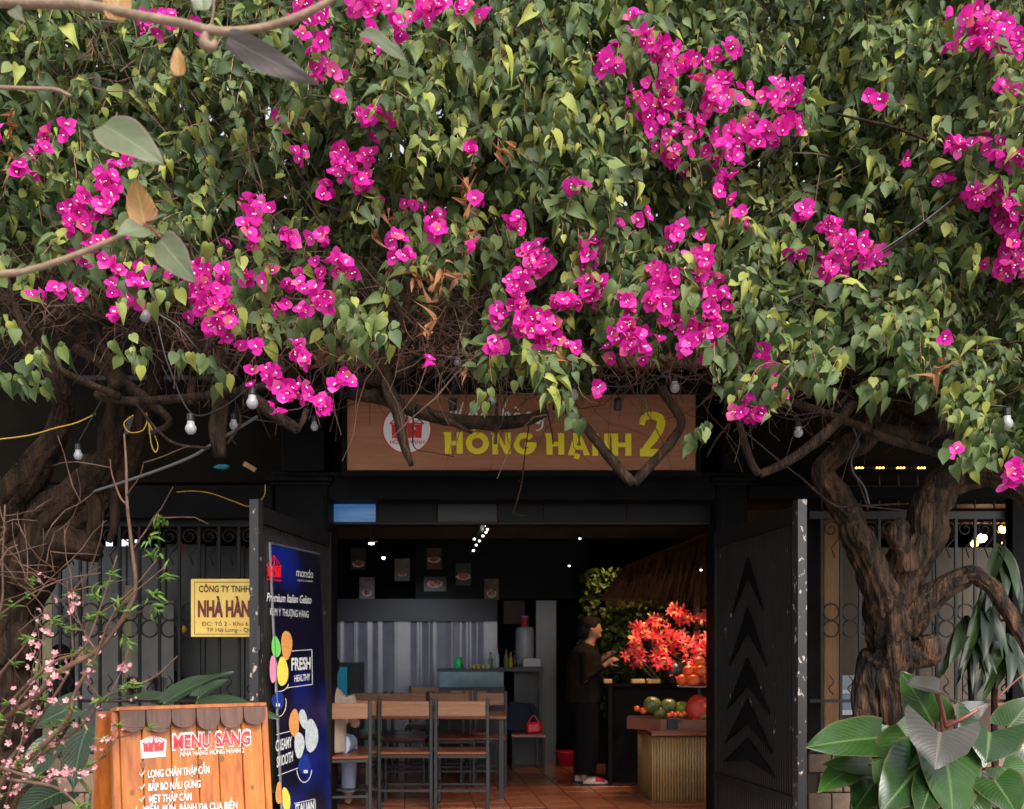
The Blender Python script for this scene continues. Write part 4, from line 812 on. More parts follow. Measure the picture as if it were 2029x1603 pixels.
def twigs(n, region, r0, seedv):
    q = M()
    for _ in range(n):
        px, py, Y = region(); e = np.interp(px, ex, ey); p = np.array(P(px, min(py, e), Y)); d = rng.normal(0, 1, 3)*np.array([.8, .5, 1]); d /= np.linalg.norm(d); pts = []; L = rng.uniform(.25, .9); m = 5; r = rng.uniform(.5, 1.6)*r0
        for k in range(m): pts.append((*p, r*(1-.15*k))); d = d + rng.normal(0, .28, 3); d /= np.linalg.norm(d); p = p + d*L/m
        q.tube(pts, 3, cap=False)
    return q
def reg_left(): return rng.uniform(-250, 1030), (rng.uniform(-150, 720) if rng.random() < .6 else rng.uniform(480, 760)), rng.uniform(5.85, 7.0)
def reg_hole(): return rng.uniform(740, 1000), rng.uniform(500, 770), rng.uniform(5.75, 6.9)
def reg_right(): return rng.uniform(1000, 2290), (rng.uniform(-150, 720) if rng.random() < .65 else rng.uniform(600, 820)), rng.uniform(5.9, 7.0)
q = twigs(2900, reg_left, .0045, 1); q2 = twigs(420, reg_hole, .004, 2)
b_ = len(q.v); q.v += q2.v; q.f += [tuple(b_+i for i in f) for f in q2.f]; q.m += q2.m
q.build('twig_thicket', MAT['twig'], VL, kind='stuff'); twigs(1700, reg_right, .0045, 3).build('twig_thicket', MAT['twig'], VR, kind='stuff')
# fine pale shoots in front, hanging bare twig ends under the canopy
q = M(); qr = M()
for st in lf[4]:
    if len(st) > 1:
        (q if CX + st[0][0]/st[0][1]*F < 1000 else qr).tube(st, 3, cap=False)
for _ in range(70):
    px = rng.uniform(60, 1700); e = np.interp(px, ex, ey); Y = rng.uniform(5.5, 6.3); p = np.array(P(px, e-rng.uniform(20, 80), Y)); d = np.array([rng.normal(0, .3), 0, -1.]); pts = []
    for k in range(5): pts.append((*p, .003*(1-.17*k))); d += rng.normal(0, .22, 3); d /= np.linalg.norm(d); p = p + d*rng.uniform(.03, .07)
    (q if px < 1000 else qr).tube(pts, 4)
q.build('shoots', MAT['twig_red'], VL, kind='stuff'); qr.build('shoots', MAT['twig_red'], VR, kind='stuff')

def tmesh(V, Fc, m, nm, s=1, mi=None): return npmesh(nm, V*s, Fc, m, True, None, mi)
leafme = [tmesh(v, f, MAT['vine_leaf'], 'leaf') for v, f in LT]; florme = [tmesh(v, f, [MAT['vine_petal'], MAT['anther']], 'flower', 1, mi) for v, f, mi in FT]
def place(root, name, me, Mx, pos):
    o = bpy.data.objects.new(name, me); COL.objects.link(o); o.parent = root
    m4 = Matrix([[Mx[0][0], Mx[0][1], Mx[0][2], pos[0]-root.location.x], [Mx[1][0], Mx[1][1], Mx[1][2], pos[1]-root.location.y], [Mx[2][0], Mx[2][1], Mx[2][2], pos[2]-root.location.z], [0, 0, 0, 1]])
    o.matrix_basis = m4; return o
ipx = CX + fpos[:, 0]/fpos[:, 1]*F; ipy = HY - (fpos[:, 2]-CZ)/fpos[:, 1]*F
inv = (ipx > 10) & (ipx < 2020) & (ipy > 5)
nrm_ = fM[:, :, 2]/fs_[:, None]; facing = np.abs(nrm_[:, 1])
depth = np.array([ysurf(p[0], p[2]) for p in fpos]) - fpos[:, 1]
score = np.where(inv, facing*fs_*10 + depth*3.0, -9)
for root, sel in ((VL, ipx < 1000), (VR, ipx >= 1000)):
    idx = np.where(sel)[0]; o_ = idx[np.argsort(-score[idx])]; single = o_[:300]; rest = o_[300:]
    for i in single: place(root, 'leaf', leafme[i % 6], fM[i], fpos[i])
    V = []; Fc = []; b = 0
    for t in range(6):
        r_ = rest[rest % 6 == t]; v, f = scatter(LT[t][0], LT[t][1], fM[r_], fpos[r_]); V.append(v); Fc.append(f+b); b += len(v)
    for arr in (lm, lb):
        side = (CX + arr[0][:, 0]/arr[0][:, 1]*F < 1000) == (root is VL); mm = frames(arr[1], arr[2], arr[3]); ii = np.where(side)[0]
        for t in range(6):
            r_ = ii[ii % 6 == t]; v, f = scatter(LT[t][0], LT[t][1], mm[r_], arr[0][r_]); V.append(v); Fc.append(f+b); b += len(v)
    V = np.vstack(V) - np.array(root.location); o = link('foliage', npmesh('foliage', V, np.vstack(Fc), MAT['vine_leaf']), root); o['kind'] = 'stuff'
    fi = np.where((fpx < 1000) == (root is VL))[0]; vis = (fpx[fi] > 0) & (fpx[fi] < 2029); order = fi[np.argsort(~vis, kind='stable')]
    for i in order[:300]: place(root, 'flower', florme[i % 6], fFM[i], fp[i])
    rest = order[300:]; V = []; Fc = []; MI = []; b = 0
    for t in range(6):
        r_ = rest[rest % 6 == t]
        if len(r_) == 0: continue
        v, f = scatter(FT[t][0], FT[t][1], fFM[r_], fp[r_]); V.append(v); Fc.append(f+b); b += len(v); MI.append(np.tile(FT[t][2], len(r_)))
    if V:
        o = link('flowers', npmesh('flowers', np.vstack(V)-np.array(root.location), np.vstack(Fc), [MAT['vine_petal'], MAT['anther']], True, None, np.concatenate(MI)), root); o['kind'] = 'stuff'
# withered brown leaves caught in the vine
DRY = [(930,430,10,60,16),(925,370,8,20,5),(850,545,25,25,16),(770,420,35,10,8),(860,600,10,40,10),(740,450,10,30,6),(25,240,14,40,9),(35,330,14,20,5),(1440,430,22,14,6),(850,660,10,16,5),(890,540,14,20,6),(1850,735,18,16,7),(915,735,8,10,2),(990,300,30,10,6),(1100,700,12,8,2)]
rows = []
for cx, cy, rx, ry, n in DRY:
    p0 = P(cx, cy, 5.6); y0 = ysurf(p0.x, p0.z) - .2
    for _ in range(n): rows.append((np.array(P(cx+rng.normal(0, rx*.6), cy+rng.normal(0, ry*.6), y0)), rng.normal(0, 1, 3), rng.normal(0, 1, 3), rng.uniform(.04, .075)))
a_ = [np.array([r[i] for r in rows]) for i in range(4)]; v, f = scatter(LT[3][0]*np.array([.7, 1, 2.2]), LT[3][1], frames(a_[1], a_[2], a_[3]), a_[0])
o = link('withered_leaves', npmesh('withered_leaves', v-np.array(VL.location), f, MAT['dry_leaf'], False), VL); o['kind'] = 'stuff'
# ------------------------------------------------------------------ large leaves
def big_leaf(base, tip, width, nrm, m, name, parent, heart=.12, fold=.25, curl=.18, wave=.03, nu=8, nv=12, shape=1.0, seed=0):
    base = np.array(base); tip = np.array(tip); d = tip-base; L = np.linalg.norm(d); d /= L; n = np.array(nrm, float); n -= d*n.dot(d); n /= np.linalg.norm(n); x = np.cross(d, n)
    V = []; UV = []
    for j in range(nv+1):
        v = j/nv; w = width/2*(math.sin(math.pi*min(1, (v*.93+.07))**(.62*shape))**.8 if v < 1 else 0.0)
        for i in range(nu+1):
            u = i/nu*2-1; a = abs(u)
            back = -heart*L*a*(1-v)**3*1.2 if v < .4 else 0
            pz = fold*w*a*1.0 - curl*L*(v*v) + curl*L*v*.6 + wave*L*math.sin(v*9+seed+u*2)*a
            V.append(base + d*(v*L+back) + x*(u*w) + n*pz); UV.append((i/nu, v))
    Fc = [(j*(nu+1)+i, j*(nu+1)+i+1, (j+1)*(nu+1)+i+1, (j+1)*(nu+1)+i) for j in range(nv) for i in range(nu)]
    V = np.array(V) - np.array(org(parent)); return link(name, npmesh(name, V, np.array(Fc), m, True, np.array(UV)), parent)
def petiole(q, pts, r0, r1): 
    c = cr([(*p, r0+(r1-r0)*i/(len(pts)-1)) for i, p in enumerate(pts)], 5); q.tube(c, 7)

mat('red_stem', (.14,.03,.025), (.22,.06,.04), rough=.45, scale=20)
PH = thing('philodendron', P(1850, 1690, 5.2), 'large green philodendron with glossy heart leaves at the foot of the right trunk', 'plant'); PH.location.z = 0; ORG[PH.name] = Vector(PH.location)
LV = [ # base px,py,Y  tip px,py,Y  width px, normal, mat, heart, fold
 (1746,1462,5.1, 1598,1476,4.9, 84, (-.1,-.8,.75), 0, .15, .15), (1802,1468,5.05, 1735,1548,4.8, 78, (-.5,-.8,.5), 0, .2, .2),
 (1826,1512,4.9, 1748,1606,4.65, 92, (-.1,-1,.45), 0, .2, .22), (1872,1492,4.95, 1893,1628,4.6, 100, (.1,-1,.45), 0, .25, .2),
 (1862,1452,4.75, 1853,1522,4.6, 104, (0,-.7,.8), 1, .45, .15), (1847,1432,5.15, 1788,1330,5.1, 70, (-.2,-1,.3), 0, .1, .3),
 (1862,1370,5.0, 1798,1352,4.85, 62, (.1,-.6,.8), 1, .3, .3), (1960,1452,5.0, 1955,1510,4.85, 104, (-.15,-1,.35), 0, .55, .3),
 (1972,1548,4.8, 2016,1612,4.6, 72, (-.2,-.9,.6), 0, .25, .15), (1722,1516,5.2, 1632,1512,5.1, 36, (0,-.8,.6), 0, .1, .1), (1680,1526,5.2, 1622,1566,5.0, 44, (-.3,-.9,.4), 0, .1, .2),
 (1846,1550,4.8, 1820,1625,4.6, 52, (-.2,-1,.3), 0, .15, .2), (2000,1440,5.3, 2050,1380,5.3, 60, (0,-1,.3), 0, .2, .2), (1985,1520,5.1, 2040,1560,5.0, 70, (.2,-.8,.6), 0, .2, .2),
 (1900,1420,5.5, 1960,1392,5.5, 36, (0,-1,.5), 1, .2, .2), (1770,1440,5.4, 1800,1500,5.3, 60, (0,-1,.2), 0, .2, .2), (1920,1540,5.2, 1935,1640,5.0, 70, (.1,-1,.2), 0, .2, .2), (1780,1560,5.2, 1790,1660,5.0, 70, (.1,-1,.2), 0, .2, .2), (1735,1545,5.25, 1690,1610,5.1, 60, (-.3,-1,.3), 0, .2, .2), (1950,1530,5.3, 1975,1600,5.15, 64, (.1,-1,.2), 0, .2, .2), (1700,1480,5.4, 1650,1545,5.3, 48, (-.2,-1,.3), 0, .15, .2), (2020,1470,5.5, 2060,1530,5.4, 60, (0,-1,.2), 0, .2, .2), (1915,1470,5.4, 1935,1545,5.3, 60, (0,-1,.1), 0, .2, .2)]
pm = [MAT['philodendron_leaf'], MAT['philodendron_underside']]
for i, (a, b, Y0, c, d, Y1, w, n, mm, hh, ff) in enumerate(LV):
    lfo = big_leaf(P(a, b, Y0), P(c, d, Y1), w*Y0/F*1.38, n, pm[mm], 'leaf', PH, hh, ff*.55, .12, .02, 10, 14, .8 if hh < .3 else .6, i)
    q = M(); root = P(1880 + (i % 5)*8, 1640, 5.3); mid = (P(a, b, Y0)+root)/2 + Vector((0, .05, .12)); petiole(q, [P(a, b, Y0), mid, root], .006, .009); q.build('leaf_stalk', MAT['red_stem'], PH, smooth=True)
for pl_, r0_, r1_ in (([P(1872, 1440, 5.05), P(1905, 1425, 5.0), P(1940, 1405, 5.0)], .014, .008), ([P(1855, 1372, 5.0), P(1866, 1405, 5.05), P(1874, 1440, 5.1)], .012, .01), ([P(1975, 1385, 5.1), P(2000, 1360, 5.1), P(2030, 1335, 5.1)], .006, .004)):
    q = M(); petiole(q, pl_, r0_, r1_); q.build('stem', MAT['red_stem'], PH, smooth=True)
q = M(); q.lathe([(.16, 0), (.21, .28), (.22, .30), (.20, .30), (.19, .27)], Vector(PH.location), 20); pot = q.build('flower_pot', MAT['roof_clay'], None, smooth=False, at=PH.location); props(pot, 'round clay pot standing under the large philodendron', 'flower pot')
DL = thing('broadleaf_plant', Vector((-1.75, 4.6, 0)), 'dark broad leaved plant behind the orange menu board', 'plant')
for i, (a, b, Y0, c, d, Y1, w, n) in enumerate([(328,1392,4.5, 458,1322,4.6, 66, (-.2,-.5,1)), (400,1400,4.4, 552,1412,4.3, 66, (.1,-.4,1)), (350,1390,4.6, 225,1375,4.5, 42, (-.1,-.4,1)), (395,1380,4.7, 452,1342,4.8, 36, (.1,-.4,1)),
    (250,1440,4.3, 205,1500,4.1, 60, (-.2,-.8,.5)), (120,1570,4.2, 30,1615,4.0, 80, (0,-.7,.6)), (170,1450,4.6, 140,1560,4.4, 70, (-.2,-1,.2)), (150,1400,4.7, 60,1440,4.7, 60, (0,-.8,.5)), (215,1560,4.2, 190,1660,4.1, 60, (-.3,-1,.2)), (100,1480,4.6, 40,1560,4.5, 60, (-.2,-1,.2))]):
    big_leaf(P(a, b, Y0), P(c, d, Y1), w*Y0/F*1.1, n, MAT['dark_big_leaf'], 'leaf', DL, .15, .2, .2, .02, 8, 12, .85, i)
    q = M(); petiole(q, [P(a, b, Y0), (P(a, b, Y0)+Vector((-1.75, 4.6, 0)))/2+Vector((0, 0, .15)), Vector((-1.75, 4.6, 0))], .007, .012); q.build('leaf_stalk', MAT['stem_green'], DL, smooth=True)
DR = thing('dracaena', P(1975, 1640, 7.25), 'dark drooping strap leaved dracaena behind the right trunk', 'plant'); DR.location.z = 0; ORG[DR.name] = Vector(DR.location)
q = M(); q.tube(cr([(*P(1975, 1640, 7.25), .03), (*P(1970, 1400, 7.25), .025), (*P(1978, 1180, 7.2), .02), (*P(1990, 1070, 7.2), .012)], 5), 8); q.build('stem', MAT['bark_grey'], DR, smooth=True); q = M(); q.tube(cr([(*P(1930, 1640, 7.25), .025), (*P(1925, 1400, 7.25), .022), (*P(1915, 1220, 7.2), .018)], 5), 8); q.build('stem', MAT['bark_grey'], DR, smooth=True)
k = 0
for cx, cy, n in ((1982, 1090, 13), (1918, 1220, 12), (1950, 1200, 12), (1995, 1260, 12)):
    for i in range(n):
        a = rng.uniform(0, 6.28); Lp = rng.uniform(110, 190); dx = math.cos(a)*Lp*.38; Y0 = 7.2
        b0 = P(cx+rng.uniform(-6, 6), cy+rng.uniform(-10, 40), Y0); t0 = P(cx+dx, cy+rng.uniform(90, Lp), Y0-.2+.15*math.sin(a))
        big_leaf(b0, t0, rng.uniform(.075, .11), (math.cos(a)*.5, -1, .4), MAT['strap_leaf'], 'leaf', DR, 0, .3, .25, .01, 4, 8, 1.0, k); k += 1

# ------------------------------------------------------------------ foreground magnolia-like branches reaching in from the left
FT_ = thing('overhanging_tree', Vector((-3.2, 2.3, 0)), 'thin tan branches with large felted leaves reaching in close to the camera', 'tree')
q = M(); q.tube(cr([(-3.2, 2.3, -.02, .10), (-3.15, 2.3, 1.5, .085), (-3.1, 2.25, 2.6, .07), (-2.9, 2.2, 3.4, .05), (-2.6, 2.15, 4.1, .03)], 6), 14, wob=.1); q.build('trunk', MAT['bark_grey'], FT_, smooth=True)
def pbr(rows, m='branch_tan'):
    q = M(); q.tube(cr([(*P(a, b, Y), r*Y/F) for a, b, Y, r in rows], 6), 10, wob=.06); q.build('branch', MAT[m], FT_, smooth=True)
pbr([(-1700,-200,2.25,26), (-900,-60,2.15,18), (-300,-25,2.05,13), (0,4,2.0,10), (160,10,2.0,10), (280,32,2.0,9.5), (370,48,2.0,9), (415,60,2.0,9), (470,62,2.0,8.5), (540,50,2.0,8), (620,20,2.0,7.5), (700,-30,2.0,6), (800,-110,2.0,5)])
pbr([(-1720,360,2.25,24), (-900,600,2.2,14), (-200,560,2.2,8), (0,543,2.2,7), (60,535,2.2,6.5), (150,505,2.2,6), (230,472,2.2,5.5), (285,445,2.2,5)])
pbr([(285,445,2.2,4), (302,435,2.2,4), (310,420,2.2,3), (306,412,2.2,2)], 'twig_red'); pbr([(290,447,2.2,4), (305,455,2.2,4), (318,470,2.2,3)], 'twig_red'); pbr([(-40,172,2.3,4), (50,175,2.3,4), (110,178,2.3,4), (140,190,2.3,3)]); pbr([(410,60,2.0,5), (405,85,2.0,11), (420,92,2.0,10), (428,80,2.0,4)]); pbr([(415,60,2,2), (422,30,2,2), (424,0,2,2)])
fgm, yl = MAT['foreground_leaf'], MAT['yellow_leaf']
for i, (a, b, Y0, c, d, Y1, w, n, mm) in enumerate([
    (205,248,2.15, 322,320,2.1, 78, (-.3,-1,.5), fgm), (452,75,2.0, 628,168,1.95, 52, (-.2,-.8,-.5), MAT['leaf_underside_grey']), (318,475,2.2, 384,555,2.1, 62, (-.4,-1,.2), fgm), (290,452,2.2, 232,462,2.15, 50, (.3,-1,.5), fgm),
    (287,445,2.2, 266,352,2.2, 52, (.3,-1,.1), yl), (292,440,2.2, 336,422,2.15, 16, (0,-1,.8), fgm), (230,40,2.0, 240,-60,2.0, 50, (.2,-1,0), yl), (400,20,2.0, 395,-70,2.0, 40, (.2,-1,0), fgm),
    (355,150,2.1, 350,90,2.1, 28, (0,-1,.1), yl), (720,62,2.1, 808,118,2.0, 34, (-.1,-.8,.6), fgm), (25,15,2.0, 45,40,1.95, 26, (0,-1,0), fgm)]):
    big_leaf(P(a, b, Y0), P(c, d, Y1), w*Y0/F*1.05, n, mm, 'leaf', FT_, 0, .15, .12, .02, 8, 12, 1.05, i)

# ------------------------------------------------------------------ blossoming peach at lower left
PE = thing('peach_tree', Vector((-2.05, 3.5, 0)), 'budding pink peach blossom tree left of the menu board', 'tree')
q = M(); rngp = np.random.default_rng(11); ends = []
def pb(rows):
    c = cr([(*P(a, b, Y), r*Y/F) for a, b, Y, r in rows], 5); q.tube(c, 7); ends.append(c); return c
pb([(-110,1760,3.5,13), (-90,1560,3.5,11), (-40,1470,3.5,9), (0,1430,3.5,7), (60,1390,3.45,6.5), (120,1330,3.4,6), (190,1290,3.4,5), (240,1230,3.4,4.5), (268,1170,3.4,4), (262,1090,3.4,3.4), (252,1000,3.4,3), (250,920,3.4,2.4), (246,860,3.4,1.5)])
pb([(-40,1650,3.6,10), (10,1540,3.5,7), (60,1500,3.45,5.5), (130,1430,3.4,5), (150,1370,3.4,4), (190,1300,3.4,3), (230,1210,3.35,2), (330,1120,3.3,1)])
pb([(10,1540,3.5,5), (90,1490,3.5,3.5), (170,1430,3.45,3), (210,1380,3.4,2.5), (300,1345,3.4,2), (352,1300,3.4,1)])
pb([(0,1418,3.5,4), (50,1360,3.4,3), (110,1310,3.4,3), (165,1285,3.4,2), (200,1200,3.4,2), (232,1100,3.4,1.2)])
pb([(0,1520,3.4,3.5), (70,1540,3.4,3), (150,1530,3.4,2), (208,1500,3.4,1)]); pb([(20,1545,3.4,4), (110,1560,3.35,3), (160,1600,3.3,2), (230,1660,3.3,1.5)])
pb([(-30,1560,3.6,6), (40,1480,3.6,4), (80,1420,3.6,3), (140,1320,3.6,2.5), (140,1230,3.6,1.6), (132,1150,3.6,1)]); pb([(-60,1430,3.7,5), (5,1330,3.6,3), (40,1290,3.6,2), (65,1255,3.6,1.5), (90,1210,3.6,1)])
pb([(-60,1300,3.6,4), (0,1210,3.6,2.5), (5,1110,3.6,2), (10,1000,3.6,1.5)]); pb([(-30,1200,3.5,3), (8,1100,3.5,2), (35,1080,3.5,1.5)]); pb([(-40,1250,3.6,3), (40,1190,3.6,2), (120,1150,3.6,1.5), (200,1135,3.6,1)])
pb([(190,1290,3.4,2.5), (170,1240,3.4,2), (250,1180,3.4,1.6), (310,1110,3.4,1.0)]); pb([(-20,1500,3.5,3), (30,1400,3.5,2), (80,1330,3.5,2), (66,1300,3.5,1)]); pb([(60,1395,3.5,2), (40,1480,3.5,2), (10,1600,3.5,2)])
pb([(252,1000,3.4,2.5), (238,985,3.4,2), (222,940,3.4,1.2), (218,910,3.4,.8)]); pb([(262,1090,3.4,1.5), (290,1050,3.4,1.5), (312,1020,3.4,.8)])
for _ in range(100):
    c = ends[rngp.integers(len(ends))]; p = c[rngp.integers(3, len(c)), :3].copy(); 
    if p[2] > 2.0: continue
    d = np.array([rngp.uniform(-.5, 1), rngp.normal(0, .3), rngp.uniform(-.2, 1)]); d /= np.linalg.norm(d); pts = []; L = rngp.uniform(.08, .35)
    for k in range(5): pts.append((*p, .0026*(1-.17*k))); d += rngp.normal(0, .15, 3); d /= np.linalg.norm(d); p = p + d*L/5
    q.tube(pts, 4); ends.append(np.array(pts))
q.build('branch', MAT['peach_bark'], PE, smooth=True)
def blossom(op):
    v = []; f = []
    for k in range(5):
        a = 2*math.pi*k/5; n = 3; b = len(v)
        for r, w, z in ((.12, .10, .0), (.55, .36, .25*op), (.95, .30, .45*op), (1.05, .0, .5*op)):
            for s_ in ((-1, 1) if w else (0,)): v.append((r*math.cos(a) - s_*w*math.sin(a), r*math.sin(a) + s_*w*math.cos(a), z))
        f += [(b, b+1, b+3), (b, b+3, b+2), (b+2, b+3, b+5), (b+2, b+5, b+4), (b+4, b+5, b+6)]
    return np.array(v), np.array(f)
bm_ = [npmesh('blossom', *[blossom(o)[0], blossom(o)[1]], MAT['peach_petal']) for o in (.5, 1.2, 2.6)]
pts_ = []
for c in ends:
    for i in range(2, len(c)):
        ipx_ = CX + c[i, 0]/c[i, 1]*F; ipy_ = HY - (c[i, 2]-CZ)/c[i, 1]*F
        if ipy_ > 1130 and -30 < ipx_ < 350: pts_.append(c[i, :3])
pts_ = np.array(pts_); nb = 0; lp = []
PC = [(100,1290,16),(170,1330,14),(115,1370,12),(210,1300,10),(90,1430,12),(215,1430,8),(70,1510,14),(150,1530,14),(30,1570,10),(120,1570,10),(60,1350,8),(260,1360,4),(130,1200,6),(200,1470,6),(10,1490,8),(100,1180,5),(40,1440,8)]
for cx, cy, n in PC:
    for k in range(int(n*1.55)):
        t = P(cx+rngp.normal(0, 20), cy+rngp.normal(0, 20), 3.45); j = np.argmin(np.sum((pts_-np.array(t))**2, 1)); p = pts_[j] + rngp.normal(0, .014, 3)
        s_ = rngp.uniform(.008, .0145); kk = rngp.integers(0, 3); M3 = frames(rngp.normal(0, 1, (1, 3)), np.array([[rngp.normal(0, .6), -1, rngp.normal(.2, .5)]]), [s_ if kk < 2 else s_*.6])[0]
        place(PE, 'blossom', bm_[kk], M3, p); nb += 1
for _ in range(55):
    p = pts_[rngp.integers(len(pts_))]; m = rngp.integers(6, 10)
    for k in range(m): a = rngp.normal(0, 1, 3); a[2] = abs(a[2])*.5; lp.append((p + rngp.normal(0, .006, 3), a, np.array([rngp.normal(0, .5), -1, .6]), rngp.uniform(.022, .038)))
for cx, cy in ((318,1030),(300,1070),(308,1100),(330,1140),(300,1180),(305,1210),(250,1270),(190,1180)):
    for k in range(8): a = rngp.normal(0, 1, 3); lp.append((np.array(P(cx+rngp.normal(0, 6), cy+rngp.normal(0, 6), 3.4)), a, np.array([rngp.normal(0, .5), -1, .6]), rngp.uniform(.028, .045)))
A_ = [np.array([r[i] for r in lp]) for i in range(4)]; fm_ = frames(A_[1], A_[2], A_[3]); lme = npmesh('leaf', LT[1][0]*np.array([.42, 1, 1]), LT[1][1], MAT['peach_leaf'])
for i in range(len(lp)):
    if i < 300: place(PE, 'leaf', lme, fm_[i], A_[0][i])
v, f = scatter(LT[1][0]*np.array([.42, 1, 1]), LT[1][1], fm_[300:], A_[0][300:]); o = link('small_leaves', npmesh('small_leaves', v-np.array(PE.location), f, MAT['peach_leaf']), PE); o['kind'] = 'stuff'

# ------------------------------------------------------------------ bulbs, spotlights, wires
def bulb(px, py, Y, r_px, lab, rz=0):
    Y = yc(Y); c = P(px, py, Y); r = .9*r_px*Y/F; T = thing('festoon_bulb', c, lab, 'light bulb', 'unlit bulbs hung along the front')
    q = M(); q.lathe([(.001, -r), (r*.5, -r*.87), (r*.87, -r*.5), (r, 0), (r*.92, r*.42), (r*.66, r*.85), (r*.62, r*1.35), (r*.1, r*1.36)], c, 16); q.build('globe', MAT['bulb_white'], T, smooth=True)
    q = M(); q.lathe([(r*.62, r*1.3), (r*.68, r*1.5), (r*.68, r*2.6), (r*.3, r*2.9), (r*.1, r*2.95)], c, 12); q.build('socket', MAT['black_plastic'], T); return c + Vector((0, 0, r*2.9))
BL = [(500,799,4.6,13,'large white bulb just above the broken branch stub left of the sign'), (378,850,4.8,12.5,'white bulb hanging below the branch near the left trunk stub'), (463,843,5.6,9.5,'small white bulb half behind the cut stub left of the sign'), (623,846,6.4,8.5,'small white bulb at the left edge of the wooden sign'), (155,903,5.8,9.5,'white bulb hanging among the left trunk limbs'),
 (288,627,5.2,13,'white bulb behind pink flowers high at the left'), (907,719,5.6,9,'white bulb half hidden in twigs above the script lettering'), (975,794,5.5,9,'white bulb hanging over the script lettering on the sign'), (1137,784,5.6,10,'white bulb beside green leaves over the middle of the sign'), (1337,769,5.5,10.5,'white bulb above the yellow figure on the sign'), (1418,769,6.4,8,'dim white bulb right of the sign top corner'), (1582,858,5.8,10,'white bulb over the crossing branches right of the sign'), (1735,765,5.6,8,'white bulb among leaves above the right trunk'), (1995,840,5.2,13,'white bulb behind leaves at the far right')]
tops = [bulb(*b) for b in BL]
def cable(nm, pts, r, m, lab, sag=0):
    q = M(); q.tube(cr([(*p, r) for p in pts], 8), 5); props(q.build(nm, MAT[m], None, smooth=True, at=pts[0]), lab, 'cable')
order = [4, 5, 1, 0, 2, 3, 6, 7, 8, 9, 10, 11, 12, 13]; pts = []
for a, b in zip(order[:-1], order[1:]):
    pts += [tops[a], (tops[a]+tops[b])/2 - Vector((0, 0, .05))]
cable('festoon_cable', pts + [tops[13]], .005, 'black_plastic', 'thin black cable carrying the white bulbs along the vine')
cable('yellow_wire', [P(-40,873,yc(5.9)), P(0,870,yc(5.9)), P(60,862,yc(5.9)), P(110,848,yc(5.9)), P(150,838,yc(5.9)), P(190,820,yc(5.95))], .005, 'wire_yellow', 'yellow wire running in from the left edge behind the left trunk')
cable('wire_coil', [P(265,822,yc(5.6)), P(246,838,yc(5.6)), P(256,856,yc(5.6)), P(282,853,yc(5.6)), P(292,832,yc(5.6)), P(290,818,yc(5.6)), P(296,850,yc(5.6)), P(300,880,yc(5.6)), P(308,896,yc(5.6)), P(313,882,yc(5.6)), P(303,855,yc(5.6)), P(290,830,yc(5.6))], .004, 'wire_yellow', 'looped yellow wire coil hanging below the left branch')
cable('orange_wire', [P(350,975,yc(7.3)), P(385,973,yc(7.3)), P(420,978,yc(7.3)), P(460,992,yc(7.3)), P(495,1003,yc(7.3)), P(522,985,yc(7.2)), P(526,960,yc(7.2))], .004, 'wire_yellow', 'thin orange wire drooping across the left lintel to the gate post')
cable('ribbon_cable', [P(180,975,yc(6.2)), P(250,953,yc(6.0)), P(330,925,yc(5.8)), P(385,902,yc(5.7)), P(420,880,yc(5.6)), P(510,825,yc(5.4))], .010, 'wire_grey', 'flat grey ribbon cable slanting under the left branches')
cable('grey_wire', [P(300,615,yc(4.8)), P(350,645,yc(4.8)), P(400,700,yc(4.85))], .004, 'wire_grey', 'grey wire curving down beside the pink flowers at left')
cable('black_cable', [P(1420,650,yc(5.0)), P(1500,620,yc(4.9)), P(1580,590,yc(4.85)), P(1700,525,yc(4.7)), P(1850,425,yc(4.6)), P(2060,245,yc(4.6))], .008, 'black_plastic', 'black cable rising through the right canopy')
cable('twisted_cable', [P(1690,845,yc(5.9)), P(1700,880,yc(5.9)), P(1688,905,yc(5.9)), P(1690,935,yc(5.9)), P(1712,965,yc(5.9)), P(1722,1000,yc(5.9))], .010, 'black_plastic', 'black cable wrapped around the upper fork of the right trunk')
cable('drooping_cable', [P(1880,1015,yc(7.3)), P(1800,1012,yc(7.3)), P(1700,1000,yc(7.3)), P(1640,985,yc(7.3)), P(1560,925,yc(7.2)), P(1470,850,yc(7.1))], .005, 'wire_grey', 'thin cable strung above the right fence rail')
for px, lab in ((897, 'black spotlight clamped above the script lettering of the sign'), (1225, 'black spotlight clamped above the last letters of the sign')):
    c = P(px, 800, 7.0); T = thing('spotlight', c, lab, 'spotlight', 'black spotlights over the sign')
    q = M(); q.tube([(c.x, 7.17, c.z+.22, .006), (c.x, 7.0, c.z+.14, .006), (c.x, 7.0, c.z+.03, .006)], 6); q.tube(cr([(c.x+.02, 7.02, c.z+.18, .003), (c.x+.06, 7.0, c.z+.10, .003), (c.x+.03, 6.99, c.z+.02, .003)], 4), 5); q.build('bracket', MAT['iron_grey'], T)
    q = M(); rt = Matrix.Rotation(R(25), 3, 'X'); q.lathe([(.02, -.05), (.030, -.045), (.032, .03), (.024, .045), (.008, .05)], c, 12, 0, rt); q.build('lamp_head', MAT['black_plastic'], T, smooth=True)

# ------------------------------------------------------------------ interior
def simple(nm, mb, m, lab, cat, at, group=None, smooth=False):
    o = mb.build(nm, m, None, smooth, at=at); return props(o, lab, cat, group)
